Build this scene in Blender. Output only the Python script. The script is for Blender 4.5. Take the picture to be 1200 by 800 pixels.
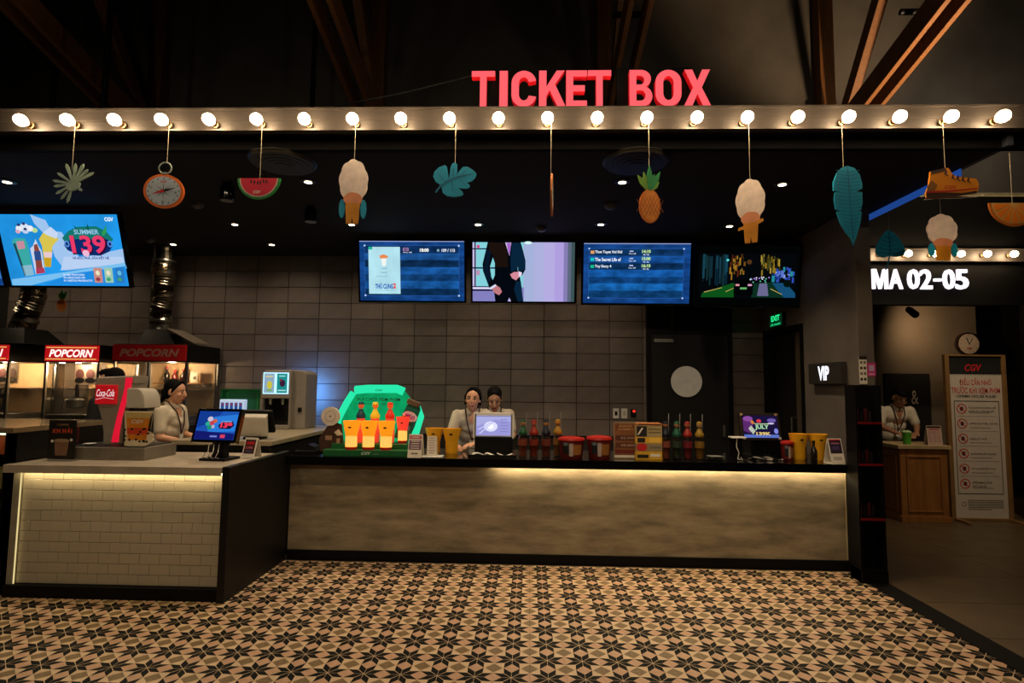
import bpy, bmesh, math, random
from mathutils import Vector, Matrix, Euler
random.seed(7)
PI = math.pi
SC = bpy.context.scene
COL = SC.collection
for _o in list(bpy.data.objects): bpy.data.objects.remove(_o)

# ---------------------------------------------------------------- camera
FPX, CAMH = 660.0, 1.57
YAW, TILT, ROLL = math.radians(1.8), math.radians(4.4), math.radians(0.62)
def cam_axes():
    r = Vector((math.cos(YAW), math.sin(YAW), 0)); f = Vector((-math.sin(YAW), math.cos(YAW), 0)); u = Vector((0, 0, 1))
    f2 = f*math.cos(TILT)+u*math.sin(TILT); u2 = -f*math.sin(TILT)+u*math.cos(TILT)
    return r*math.cos(ROLL)+u2*math.sin(ROLL), -r*math.sin(ROLL)+u2*math.cos(ROLL), f2
CR, CU, CF = cam_axes()
cam = bpy.data.cameras.new('camera'); camo = bpy.data.objects.new('camera', cam); COL.objects.link(camo)
cam.sensor_fit = 'HORIZONTAL'; cam.sensor_width = 36.0; cam.lens = FPX/1200*36.0; cam.clip_start = .05; cam.clip_end = 100
camo.matrix_world = Matrix(((CR.x, CU.x, -CF.x, 0), (CR.y, CU.y, -CF.y, 0), (CR.z, CU.z, -CF.z, CAMH), (0, 0, 0, 1)))
SC.camera = camo
def in_view(p, margin=30):
    d = Vector(p)-Vector((0, 0, CAMH)); z = d.dot(CF)
    if z < .1: return False
    x = 600+FPX*d.dot(CR)/z; y = 400-FPX*d.dot(CU)/z
    return -margin < x < 1200+margin and -margin < y < 800+margin

# ---------------------------------------------------------------- world, view
W = bpy.data.worlds.new('world'); SC.world = W; W.use_nodes = True
W.node_tree.nodes['Background'].inputs[0].default_value = (.9, .85, .8, 1)
W.node_tree.nodes['Background'].inputs[1].default_value = 0.004
SC.view_settings.view_transform = 'Standard'; SC.view_settings.look = 'None'
SC.view_settings.gamma = 1; SC.view_settings.use_curve_mapping = False; SC.view_settings.exposure = 0.0

# ---------------------------------------------------------------- light levels
BULB_E = 95.0          # globe bulbs on the beams
DOWN_W = 70.0           # recessed downlights over the counter
LOBBY_W = 72.0         # lobby ceiling spots behind the viewer
LED_E = 42.0           # strips under the worktops
def lamp(name, kind, loc, energy, color, parent=None, size=.05, aim=None, spot=110, blend=.6):
    l = bpy.data.lights.new(name, kind); l.energy = energy; l.color = color
    if kind == 'SPOT': l.spot_size = math.radians(spot); l.spot_blend = blend; l.shadow_soft_size = size
    elif kind == 'POINT': l.shadow_soft_size = size
    o = bpy.data.objects.new(name, l); COL.objects.link(o); o.location = loc
    if aim is not None: o.rotation_euler = (Vector(aim)-Vector(loc)).to_track_quat('-Z', 'Y').to_euler()
    if parent: o.parent = parent
    return o
for _x, _e in ((-4.4, 1.6), (-1.2, 2.6), (1.9, 6), (5.2, 18)):                    # unseen fill lamps added to brighten the upper wall
    lamp('upper_wall_fill', 'SPOT', (_x, 4.3 if _x < 4 else 5.6, 3.5 if _x < 4 else 4.6), _e*2.2, (1.0, .82, .6), size=.06, aim=(_x, 7.1, 4.9), spot=150, blend=1.0)
WARM = (1.0, .78, .52); WARMER = (1.0, .66, .36)
for _x, _y in ((-3.4, -2.2), (-1.0, -2.4), (1.6, -2.2), (-2.2, 1.2), (.8, 1.2)):     # lobby ceiling spots
    lamp('lobby_spot', 'SPOT', (_x, _y, 4.0 if _y < 0 else 5.6), LOBBY_W*(1.35 if _y < 0 else .15), (1.0, .80, .55), size=.08, aim=(_x, _y+(5.2 if _y < 0 else 1.6), 1.2 if _y < 0 else 0), spot=95, blend=.8)

# ---------------------------------------------------------------- materials
def lin(h, s=1.0):
    if isinstance(h, str):
        h = h.lstrip('#'); c = [int(h[i:i+2], 16)/255 for i in (0, 2, 4)]
    else: c = h
    return tuple((x/12.92 if x <= .04045 else ((x+.055)/1.055)**2.4)*s for x in c)
MATS = {}
def mat(name, col='888888', rough=.55, metal=0.0, var=.18, scale=9.0, bump=0.0, stretch=None, trans=0.0, coat=0.0, ior=1.45, spec=.5):
    if name in MATS: return MATS[name]
    m = bpy.data.materials.new(name); m.use_nodes = True; nt = m.node_tree; N = nt.nodes; L = nt.links
    b = N['Principled BSDF']; c = lin(col)
    b.inputs['Roughness'].default_value = rough; b.inputs['Metallic'].default_value = metal
    b.inputs['IOR'].default_value = ior; b.inputs['Specular IOR Level'].default_value = spec
    if coat: b.inputs['Coat Weight'].default_value = coat; b.inputs['Coat Roughness'].default_value = .1
    if trans: b.inputs['Transmission Weight'].default_value = trans
    tc = N.new('ShaderNodeTexCoord'); nz = N.new('ShaderNodeTexNoise'); nz.inputs['Scale'].default_value = scale; nz.inputs['Detail'].default_value = 7; nz.inputs['Roughness'].default_value = .6
    src = tc.outputs['Object']
    if stretch:
        mp = N.new('ShaderNodeMapping'); mp.inputs['Scale'].default_value = stretch; L.new(src, mp.inputs[0]); src = mp.outputs[0]
    L.new(src, nz.inputs['Vector'])
    rp = N.new('ShaderNodeValToRGB'); rp.color_ramp.elements[0].position = .3; rp.color_ramp.elements[1].position = .7
    rp.color_ramp.elements[0].color = (*[x*(1-var) for x in c], 1); rp.color_ramp.elements[1].color = (*[min(1, x*(1+var)) for x in c], 1)
    L.new(nz.outputs['Fac'], rp.inputs[0]); L.new(rp.outputs[0], b.inputs['Base Color'])
    if bump:
        bp = N.new('ShaderNodeBump'); bp.inputs['Strength'].default_value = bump; bp.inputs['Distance'].default_value = .01
        L.new(nz.outputs['Fac'], bp.inputs['Height']); L.new(bp.outputs[0], b.inputs['Normal'])
    MATS[name] = m; return m
def em(name, col, strength=1.0, var=0.0, scale=6.0, stretch=None):
    if name in MATS: return MATS[name]
    m = bpy.data.materials.new(name); m.use_nodes = True; nt = m.node_tree; N = nt.nodes; L = nt.links
    for n in list(N): N.remove(n)
    out = N.new('ShaderNodeOutputMaterial'); e = N.new('ShaderNodeEmission'); L.new(e.outputs[0], out.inputs[0])
    c = lin(col); e.inputs[0].default_value = (*c, 1); e.inputs[1].default_value = strength
    if var:
        tc = N.new('ShaderNodeTexCoord'); nz = N.new('ShaderNodeTexNoise'); nz.inputs['Scale'].default_value = scale; nz.inputs['Detail'].default_value = 4
        src = tc.outputs['Object']
        if stretch:
            mp = N.new('ShaderNodeMapping'); mp.inputs['Scale'].default_value = stretch; L.new(src, mp.inputs[0]); src = mp.outputs[0]
        L.new(src, nz.inputs['Vector'])
        rp = N.new('ShaderNodeValToRGB'); rp.color_ramp.elements[0].position = .35; rp.color_ramp.elements[1].position = .65
        rp.color_ramp.elements[0].color = (*[x*(1-var) for x in c], 1); rp.color_ramp.elements[1].color = (*[x*(1+var) for x in c], 1)
        L.new(nz.outputs['Fac'], rp.inputs[0]); L.new(rp.outputs[0], e.inputs[0])
    MATS[name] = m; return m
def glow(name, col, ecol, strength, rough=.4):
    if name in MATS: return MATS[name]
    m = mat(name, col, rough); b = m.node_tree.nodes['Principled BSDF']
    b.inputs['Emission Color'].default_value = (*lin(ecol), 1); b.inputs['Emission Strength'].default_value = strength
    return m
def glass(name, tint='ffffff', rough=.03, fac=.88):
    if name in MATS: return MATS[name]
    m = bpy.data.materials.new(name); m.use_nodes = True; nt = m.node_tree; N = nt.nodes; L = nt.links
    for n in list(N): N.remove(n)
    out = N.new('ShaderNodeOutputMaterial'); mx = N.new('ShaderNodeMixShader'); t = N.new('ShaderNodeBsdfTransparent'); g = N.new('ShaderNodeBsdfGlossy')
    nz = N.new('ShaderNodeTexNoise'); nz.inputs['Scale'].default_value = 3; mr = N.new('ShaderNodeMapRange')
    mr.inputs[3].default_value = rough*.6; mr.inputs[4].default_value = rough*1.6; L.new(nz.outputs['Fac'], mr.inputs[0]); L.new(mr.outputs[0], g.inputs['Roughness'])
    t.inputs[0].default_value = (*lin(tint), 1); mx.inputs[0].default_value = 1-fac
    L.new(t.outputs[0], mx.inputs[1]); L.new(g.outputs[0], mx.inputs[2]); L.new(mx.outputs[0], out.inputs[0])
    MATS[name] = m; return m

BLACK = mat('black_paint', '070708', .5, spec=.22); BLACKGLOSS = mat('black_gloss', '08080a', .12, coat=.3)
DARK = mat('dark_metal', '1a1a1c', .4, .6); STEEL = mat('steel', 'a5a39c', .32, 1.0, var=.1, scale=20, stretch=(1, 1, 12))
WHITE = mat('white_plastic', 'd8d5cf', .4, var=.05); CREAM = mat('cream_plastic', 'b9b2a4', .45, var=.06)
PAPER = mat('paper_white', 'd9d2c4', .8, var=.05); RED = mat('red_plastic', 'b8181c', .4); GREYP = mat('grey_plastic', '6d6a66', .5, var=.08)
YELLOW = mat('yellow_tub', 'e8a818', .5, var=.06); GREEN = mat('green_board', '0d5a2a', .5); STRING = mat('string', 'b0a890', .8)
INK = mat('ink_black', '14120f', .7); INKRED = mat('ink_red', 'b81a20', .7); INKGREY = mat('ink_grey', '6a6258', .7); BROWN = mat('brown_print', '3a2218', .6)
ORANGE = mat('orange_print', 'e07a14', .6, var=.08); TEAL = mat('teal_print', '129cc6', .6, var=.12); TEALD = mat('teal_dark_print', '096c92', .6)
CLEAR = glass('clear_acrylic', 'f4f6f6', .06, .9)
LEDM = em('led_strip', 'ffe4b4', LED_E)

# ---------------------------------------------------------------- mesh builder
_FONTCACHE = {}
def text_mesh(body, bold, extrude=0.0, shear=0.0):
    k = (body, bold, extrude, shear)
    if k in _FONTCACHE: return _FONTCACHE[k]
    cu = bpy.data.curves.new('t', 'FONT'); cu.body = body; cu.size = 1; cu.offset = bold; cu.extrude = extrude; cu.resolution_u = 3; cu.shear = shear
    o = bpy.data.objects.new('t', cu); COL.objects.link(o)
    me = bpy.data.meshes.new_from_object(o)
    vs = [tuple(v.co) for v in me.vertices]; fs = [tuple(p.vertices) for p in me.polygons]
    bpy.data.objects.remove(o); bpy.data.curves.remove(cu); bpy.data.meshes.remove(me)
    _FONTCACHE[k] = (vs, fs); return vs, fs

class MB:
    """collects shapes for ONE mesh object (local coordinates, z up, front is -y)"""
    def __init__(s): s.v = []; s.f = []; s.mi = []; s.ms = []
    def k(s, m):
        if m not in s.ms: s.ms.append(m)
        return s.ms.index(m)
    def add(s, vs, fs, m):
        b = len(s.v); i = s.k(m); s.v += [tuple(p) for p in vs]
        for f in fs: s.f.append(tuple(b+q for q in f)); s.mi.append(i)
        return s
    def bx(s, x0, x1, y0, y1, z0, z1, m):
        vs = [(x, y, z) for z in (z0, z1) for y in (y0, y1) for x in (x0, x1)]
        return s.add(vs, [(0, 2, 3, 1), (4, 5, 7, 6), (0, 1, 5, 4), (2, 6, 7, 3), (0, 4, 6, 2), (1, 3, 7, 5)], m)
    def prism(s, pts, y0, y1, m):                     # (x,z) outline, extruded along y
        n = len(pts)
        a = sum(pts[i][0]*pts[(i+1) % n][1]-pts[(i+1) % n][0]*pts[i][1] for i in range(n))
        if a < 0: pts = pts[::-1]
        vs = [(x, y0, z) for x, z in pts]+[(x, y1, z) for x, z in pts]
        fs = [tuple(range(n)), tuple(range(2*n-1, n-1, -1))]+[(i, n+i, n+(i+1) % n, (i+1) % n) for i in range(n)]
        return s.add(vs, fs, m)
    def prism_x(s, pts, x0, x1, m):                   # (y,z) outline, extruded along x
        n = len(pts)
        a = sum(pts[i][0]*pts[(i+1) % n][1]-pts[(i+1) % n][0]*pts[i][1] for i in range(n))
        if a < 0: pts = pts[::-1]
        vs = [(x1, y, z) for y, z in pts]+[(x0, y, z) for y, z in pts]
        fs = [tuple(range(n)), tuple(range(2*n-1, n-1, -1))]+[(i, n+i, n+(i+1) % n, (i+1) % n) for i in range(n)]
        return s.add(vs, fs, m)
    def lathe(s, prof, c, m, n=18, ax='z', sx=1, sy=1):  # prof: (r,h) from bottom to top
        vs = []; fs = []
        for r, h in prof:
            for i in range(n):
                a = 2*PI*i/n; x, y = r*math.cos(a)*sx, r*math.sin(a)*sy
                p = (x, y, h) if ax == 'z' else ((x, -h, y) if ax == 'y' else (h, x, y))
                vs.append((c[0]+p[0], c[1]+p[1], c[2]+p[2]))
        for j in range(len(prof)-1):
            for i in range(n):
                a, b = j*n+i, j*n+(i+1) % n; fs.append((a, b, b+n, a+n))
        fs.append(tuple(range(n-1, -1, -1))); fs.append(tuple(range((len(prof)-1)*n, len(prof)*n)))
        return s.add(vs, fs, m)
    def tube(s, pts, r, m, n=8):
        pts = [Vector(p) for p in pts]; rs = r if isinstance(r, (list, tuple)) else [r]*len(pts)
        vs = []; fs = []; up = None
        for i, p in enumerate(pts):
            d = (pts[min(i+1, len(pts)-1)]-pts[max(i-1, 0)]).normalized()
            if up is None: up = d.orthogonal().normalized()
            up = (up-d*up.dot(d)); up = up.normalized() if up.length > 1e-6 else d.orthogonal().normalized(); w = d.cross(up)
            for q in range(n):
                a = 2*PI*q/n; vs.append(p+up*rs[i]*math.cos(a)+w*rs[i]*math.sin(a))
        for j in range(len(pts)-1):
            for i in range(n):
                a, b = j*n+i, j*n+(i+1) % n; fs.append((a, b, b+n, a+n))
        fs.append(tuple(range(n-1, -1, -1))); fs.append(tuple(range((len(pts)-1)*n, len(pts)*n)))
        return s.add(vs, fs, m)
    def cap(s, p0, p1, r0, r1, m, n=14, h=4):          # tapered capsule, closed
        p0 = Vector(p0); p1 = Vector(p1); d = (p1-p0).normalized() if (p1-p0).length > 1e-6 else Vector((0, 0, 1))
        pts = []; rs = []
        for i in range(h+1):
            a = PI/2*i/h; pts.append(p0-d*r0*math.cos(a)); rs.append(max(1e-4, r0*math.sin(a)))
        for i in range(h+1):
            a = PI/2*i/h; pts.append(p1+d*r1*math.sin(a)); rs.append(max(1e-4, r1*math.cos(a)))
        return s.tube(pts, rs, m, n)
    def ell(s, c, r, m, rot=None, n=16, h=10):
        vs = []; fs = []; R = rot if rot is not None else Matrix.Identity(3); c = Vector(c)
        for j in range(h+1):
            t = PI*j/h
            for i in range(n):
                a = 2*PI*i/n; vs.append(c+R @ Vector((r[0]*max(1e-4, math.sin(t))*math.cos(a), r[1]*max(1e-4, math.sin(t))*math.sin(a), -r[2]*math.cos(t))))
        for j in range(h):
            for i in range(n):
                a, b = j*n+i, j*n+(i+1) % n; fs.append((a, b, b+n, a+n))
        fs.append(tuple(range(n-1, -1, -1))); fs.append(tuple(range(h*n, h*n+n)))
        return s.add(vs, fs, m)
    # flat print on a front face: (x right, y up, o out of the face)
    def flat(s, pts, o, m):
        n = len(pts); a = sum(pts[i][0]*pts[(i+1) % n][1]-pts[(i+1) % n][0]*pts[i][1] for i in range(n))
        if a < 0: pts = pts[::-1]
        return s.add([(x, -o, y) for x, y in pts], [tuple(range(n))], m)
    def rect(s, cx, cy, w, h, o, m): return s.flat([(cx-w/2, cy-h/2), (cx+w/2, cy-h/2), (cx+w/2, cy+h/2), (cx-w/2, cy+h/2)], o, m)
    def disc(s, cx, cy, rx, ry, o, m, n=20, a0=0, a1=2*PI, rot=0):
        full = abs(a1-a0-2*PI) < 1e-6; pts = []
        for i in range(n if full else n+1):
            a = a0+(a1-a0)*i/n; x, y = rx*math.cos(a), ry*math.sin(a)
            pts.append((cx+x*math.cos(rot)-y*math.sin(rot), cy+x*math.sin(rot)+y*math.cos(rot)))
        return s.flat(pts, o, m)
    def ring(s, cx, cy, r0, r1, o, m, n=28):
        vs = []; fs = []
        for i in range(n):
            a = 2*PI*i/n; c, q = math.cos(a), math.sin(a); vs += [(cx+r0*c, -o, cy+r0*q), (cx+r1*c, -o, cy+r1*q)]
        for i in range(n):
            j = (i+1) % n; fs.append((2*i, 2*i+1, 2*j+1, 2*j))
        return s.add(vs, fs, m)
    def frame(s, cx, cy, w, h, t, o, m):
        s.rect(cx, cy+h/2-t/2, w, t, o, m); s.rect(cx, cy-h/2+t/2, w, t, o, m)
        s.rect(cx-w/2+t/2, cy, t, h-2*t, o, m); return s.rect(cx+w/2-t/2, cy, t, h-2*t, o, m)
    def text(s, body, cx, cy, w, h, o, m, bold=.02, ex=0.0, shear=0.0, rot=0.0):
        vs, fs = text_mesh(body, bold, 1.0 if ex else 0.0, shear)
        if not vs: return s
        x0 = min(p[0] for p in vs); x1 = max(p[0] for p in vs); y0 = min(p[1] for p in vs); y1 = max(p[1] for p in vs)
        kx = w/(x1-x0); ky = h/(y1-y0); c, q = math.cos(rot), math.sin(rot); out = []
        for x, y, z in vs:
            a = (x-(x0+x1)/2)*kx; b = (y-(y0+y1)/2)*ky
            out.append((cx+a*c-b*q, -(o+(z+1)/2*ex) if ex else -o, cy+a*q+b*c))
        return s.add(out, fs, m)
    def build(s, name, parent=None, loc=(0, 0, 0), rot=(0, 0, 0), smooth=False, bev=0.0, seg=2):
        me = bpy.data.meshes.new(name); me.from_pydata(s.v, [], s.f)
        for m in s.ms: me.materials.append(m)
        me.polygons.foreach_set('material_index', s.mi)
        if smooth: me.polygons.foreach_set('use_smooth', [True]*len(s.f))
        me.validate(); me.update()
        o = bpy.data.objects.new(name, me); COL.objects.link(o); o.location = loc; o.rotation_euler = rot
        if parent: o.parent = parent
        if bev:
            b = o.modifiers.new('bevel', 'BEVEL'); b.width = bev; b.segments = seg; b.limit_method = 'ANGLE'; b.angle_limit = math.radians(40)
        if smooth:
            try: me.set_sharp_from_angle(angle=math.radians(45))
            except Exception: pass
        return o
def tag(o, label, cat, group=None):
    o['label'] = label; o['category'] = cat
    if group: o['group'] = group
    return o
def thing(name, label, cat, loc=(0, 0, 0), rz=0.0, group=None):
    o = bpy.data.objects.new(name, None); o.empty_display_size = .1; COL.objects.link(o)
    o.location = loc; o.rotation_euler = (0, 0, rz); return tag(o, label, cat, group)
def struct(o): o['kind'] = 'structure'; return o
def B(x0, x1, y0, y1, z0, z1, m): return MB().bx(x0, x1, y0, y1, z0, z1, m)
def share(src, name, parent, loc, rot=(0, 0, 0)):
    o = bpy.data.objects.new(name, src.data); COL.objects.link(o); o.location = loc; o.rotation_euler = rot; o.parent = parent; return o
def dup(root, loc=None, rz=None, label=None):
    r = root.copy(); COL.objects.link(r)
    if loc is not None: r.location = loc
    if rz is not None: r.rotation_euler = (0, 0, rz)
    if label: r['label'] = label
    for ch in root.children:
        c = ch.copy(); COL.objects.link(c); c.parent = r
        if ch.type == 'LIGHT': c.data = ch.data
        for g in ch.children:
            d = g.copy(); COL.objects.link(d); d.parent = c
    return r
# ================================================================ STRUCTURE
# ---- patterned floor: eight petal star tiles, 20 cm
P = .2; X0, Y0 = -.084, 4.758
T_CREAM = mat('tile_cream', 'cbb08e', .45, var=.14, scale=14); T_PINK = mat('tile_pink', 'be977a', .45, var=.16, scale=11)
T_OLIVE = mat('tile_olive', '76603f', .45, var=.2, scale=12); T_BLACK = mat('tile_black', '060908', .6, var=.3, scale=15, spec=.12)
GROUT = mat('grout', '3a2e22', .9)
def star_tile(mb, cx=0.0, cy=0.0):
    h = P/2-.0008; s = P/(2+math.sqrt(2)); q = s*math.sqrt(.5); z = 0.0; t = -.012
    mb.add([(cx-h, cy-h, t), (cx+h, cy-h, t), (cx+h, cy+h, t), (cx-h, cy+h, t), (cx-h, cy-h, z), (cx+h, cy-h, z), (cx+h, cy+h, z), (cx-h, cy+h, z)],
           [(4, 5, 6, 7), (0, 1, 5, 4), (1, 2, 6, 5), (2, 3, 7, 6), (3, 0, 4, 7)], T_CREAM)
    g = .0022; zz = .0002; zb = .0003
    for k in range(8):
        m_ = 1 if k % 2 == 0 else -1; c8, s8 = math.cos(PI/4*(k+k % 2)), math.sin(PI/4*(k+k % 2))
        raw = [(.018, .0075), (.268, .004), (.494, .222), (.222, .206)]
        pts = [(cx+P*(x*c8-y*m_*s8), cy+P*(x*s8+y*m_*c8)) for x, y in raw]
        if m_ < 0: pts = pts[::-1]
        mb.add([(x, y, zb) for x, y in pts], [(0, 1, 2, 3)], T_BLACK); continue
        a = PI/4*k; u = (math.cos(a), math.sin(a)); w = (math.cos(a+PI/4), math.sin(a+PI/4))
        bis = (math.cos(a+PI/8), math.sin(a+PI/8)); o = g/math.sin(PI/8); l = s-g*1.2
        b0 = (cx+bis[0]*o, cy+bis[1]*o)
        pts = [b0, (b0[0]+u[0]*(l-o*.5), b0[1]+u[1]*(l-o*.5)), (b0[0]+(u[0]+w[0])*(l-o*.5), b0[1]+(u[1]+w[1])*(l-o*.5)), (b0[0]+w[0]*(l-o*.5), b0[1]+w[1]*(l-o*.5))]
        mb.add([(x, y, zb) for x, y in pts], [(0, 1, 2, 3)], T_BLACK)
    for k in range(4):                                   # half squares on the four sides, quarter squares in the corners
        a = PI/2*k; c, sn = math.cos(a), math.sin(a)
        R = lambda x, y: (cx+x*c-y*sn, cy+x*sn+y*c, zz)
        e = .0016
        mb.add([R(P*.276, 0), R(h, -P*.222), R(h, P*.222)], [(0, 1, 2)], T_PINK)
        mb.add([R(h, h), R(h-P*.238, h), R(h, h-P*.238)], [(0, 1, 2)], T_OLIVE)
floor = struct(B(-7.5, 2.757, -4.5, 5.6, -.2, -.006, GROUT).build('floor'))
cells = []
for i in range(-24, 15):
    for j in range(-1, 26):
        x = X0+P*i; y = Y0-P*j
        if y < -.4 or x > 2.73: continue
        cells.append((x, y, in_view((x, y, 0), 12) and y < 5.06))
vis = sorted([c for c in cells if c[2] and not (c[0] < -2.14 and c[1] > 4.16) and c[0] > -4.0], key=lambda c: c[0]**2+c[1]**2)
near = vis[:300]; far = [c for c in cells if c not in set(near)]
tb = MB(); star_tile(tb); tile0 = None
for x, y, _ in near:
    if tile0 is None: tile0 = tb.build('floor_tile', floor, (x, y, 0))
    else: share(tile0, 'floor_tile', floor, (x, y, 0))
tb = MB()
for x, y, _ in far: star_tile(tb, x, y)
o = tb.build('floor_tiles', floor); o['kind'] = 'stuff'
# ---- corridor floor on the right: large brown slabs behind a black threshold strip
FB = mat('corridor_slab', '4e402b', .42, var=.28, scale=3.5, bump=.05)
floor2 = struct(B(2.757, 9, -4.5, 9.2, -.2, -.004, mat('slab_joint', '1c1610', .9)).build('floor_corridor'))
tb = None
for i in range(5):
    for j in range(17):
        x = 2.92+1.2*i; y = 8.6-.6*j
        if y < .5 or x+1.2 > 9: continue
        if tb is None: tb = B(.002, 1.197, .002, .597, -.012, 0, FB).build('floor_slab', floor2, (x, y-.6, 0))
        else: share(tb, 'floor_slab', floor2, (x, y-.6, 0))
struct(B(2.75, 2.917, -.5, 4.78, -.01, .004, mat('threshold', '050505', .6, bump=.1, scale=60, spec=.15)).build('trim_1'))
# ---- tiled back wall
CON = mat('concrete_wall', '5e574f', .75, var=.22, scale=2.2, bump=.12)
WT = [mat('wall_tile_%s' % n, c, .5, var=.13, scale=7, bump=.04) for n, c in (('a', '6d625b'), ('b', '675c55'), ('c', '72675f'))]
WJ = mat('wall_joint', '1e1a17', .9)
wall = MB().bx(-7.5, 1.42, 6.915, 7.1, 0, 3.3, WJ).bx(2.44, 3.02, 6.915, 7.1, 0, 3.3, WJ).bx(1.42, 2.44, 6.915, 7.1, 2.52, 3.3, BLACK)
wall_back = struct(wall.build('wall_back'))
protos = [B(.0035, .3965, 0, .02, .0035, .1965, m) for m in WT]; pobs = [None]*3
def wall_tile(par, x, y, z, k=None, rot=(0, 0, 0)):
    k = random.choice((0, 0, 1, 1, 2)) if k is None else k
    if pobs[k] is None: pobs[k] = protos[k].build('wall_tile', par, (x, y, z), rot, bev=.0012, seg=1); return
    o = share(pobs[k], 'wall_tile', par, (x, y, z), rot)
    b = o.modifiers.new('bevel', 'BEVEL'); b.width = .0012; b.segments = 1
for i in range(-17, 3):
    for r in range(4, 15):
        wall_tile(wall_back, .175+.4*i+(.0 if .175+.4*i < 1.0 else 0), 6.895, .16+.2*r)
cut = None
for r in range(4, 15):
    if cut is None: cut = B(.0035, .042, 0, .02, .0035, .1965, WT[2]).build('wall_tile', wall_back, (1.375, 6.895, .16+.2*r))
    else: share(cut, 'wall_tile', wall_back, (1.375, 6.895, .16+.2*r))
cut = None
for r in range(4, 15):
    if cut is None: cut = B(.0035, .395, 0, .02, .0035, .1965, WT[1]).build('wall_tile', wall_back, (2.445, 6.895, .16+.2*r))
    else: share(cut, 'wall_tile', wall_back, (2.445, 6.895, .16+.2*r))
# ---- staff door with a round window
d1 = struct(B(1.47, 2.39, 6.86, 6.91, 0, 2.20, mat('black_door', '121213', .5)).build('door_1'))
MB().bx(1.42, 1.47, 6.84, 6.93, 0, 2.52, BLACK).bx(2.39, 2.44, 6.84, 6.93, 0, 2.52, BLACK).bx(1.47, 2.39, 6.85, 6.93, 2.20, 2.52, BLACK).build('door_frame', d1)
MB().lathe([(.2, 0), (.2, .012), (.187, .012)], (1.888, 6.86, 1.632), DARK, 36, 'y').build('porthole_rim', d1)
MB().lathe([(.186, 0), (.186, .016)], (1.888, 6.86, 1.632), glow('porthole_glass', '8f8a80', 'b8a488', .24, .3), 36, 'y').build('porthole_glass', d1, smooth=False)
B(1.50, 1.74, 6.83, 6.86, 2.10, 2.145, STEEL).build('door_closer', d1, bev=.004)
B(2.30, 2.33, 6.80, 6.86, .98, 1.12, STEEL).build('door_handle', d1, bev=.004)
# ---- wall plates beside the door
for x, m2, nm, lb in ((1.05, BLACK, 'wall_socket', 'white wall socket with dark centre left of the black door'), (1.15, None, 'light_switch', 'plain white light switch next to the wall socket')):
    t = thing(nm, lb, 'wall socket' if m2 else 'light switch', (x, 6.894, 1.24))
    B(-.036, .036, -.012, 0, -.06, .06, WHITE).build('plate', t, bev=.004)
    B(-.016, .016, -.016, -.01, -.025, .025, m2 or CREAM).build('socket_face' if m2 else 'rocker', t, bev=.002)
t = thing('alarm_button', 'small black box with red glowing button near the door', 'button', (1.255, 6.894, 1.25))
B(-.03, .03, -.03, 0, -.045, .045, BLACK).build('box', t, bev=.005)
MB().lathe([(.016, 0), (.014, .012), (.004, .016)], (.008, -.03, .02), em('red_lamp', 'ff3020', 1.5), 14, 'y').build('button', t)
# ---- side wall with the VIP doorway
ws = MB().bx(2.84, 2.978, 4.95, 5.92, 0, 3.16, CON).bx(2.84, 3.0, 5.92, 6.9, 2.24, 3.16, CON)
wall_right = struct(ws.build('wall_right', bev=.006))
d2 = struct(B(2.9, 2.95, 5.97, 6.88, 0, 2.2, mat('dark_door', '0e0d0d', .4)).build('door_2'))
MB().bx(2.825, 2.98, 5.92, 5.97, 0, 2.24, BLACK).bx(2.825, 2.98, 6.84, 6.9, 0, 2.24, BLACK).bx(2.825, 2.98, 5.97, 6.84, 2.19, 2.24, BLACK).build('door_frame', d2)
B(2.885, 2.90, 6.0, 6.2, 1.05, 2.17, mat('door_panel', '4d4236', .5)).build('door_panel', d2)
B(2.885, 2.90, 6.0, 6.2, .3, .98, mat('door_panel', '4d4236', .5)).build('door_panel', d2)
MB().tube([(2.9, 6.25, .95), (2.85, 6.25, .95), (2.85, 6.25, 1.25), (2.9, 6.25, 1.25)], .012, STEEL).build('door_handle', d2, smooth=True)
# ---- low black ceiling over the box office, its fascia and blue-lit edge
CEIL = mat('black_ceiling', '060607', .95, var=.2, scale=3)
ceiling = struct(B(-7.5, 3.1, 3.75, 6.89, 3.16, 3.24, CEIL).build('ceiling'))
struct(B(-7.5, 5.2, 3.70, 3.75, 3.16, 3.24, mat('fascia', '040405', .8, spec=.08)).build('trim_2'))
t3 = struct(MB().prism_x([(3.65, 3.16), (5.35, 3.16), (5.35, 3.225), (3.65, 3.245)], 3.1, 3.135, mat('edge_profile', '20242c', .5)).build('trim_3'))
B(3.09, 3.1, 4.05, 5.3, 3.105, 3.158, em('blue_light', '2f63c8', .42)).build('blue_light_strip', t3)
# ---- upper concrete wall and roof space
UPC = mat('upper_concrete', '55504a', .85, var=.3, scale=1.1, bump=.15)
struct(B(-9, 9, 7.1, 7.3, 3.2, 7.3, UPC).build('wall_upper'))
struct(B(-9, 9, -4.7, 7.3, 7.2, 7.35, mat('roof_dark', '16130f', .9)).build('ceiling_upper'))
struct(B(-7.7, -7.5, -4.7, 7.3, 0, 7.2, mat('lobby_wall', '2a2622', .8)).build('wall_left'))
struct(B(8.8, 9, -4.7, 9.2, 0, 7.2, MATS['lobby_wall']).build('wall_far_right'))
struct(B(-7.7, 9, -4.7, -4.5, 0, 7.2, MATS['lobby_wall']).build('wall_behind'))
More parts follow.
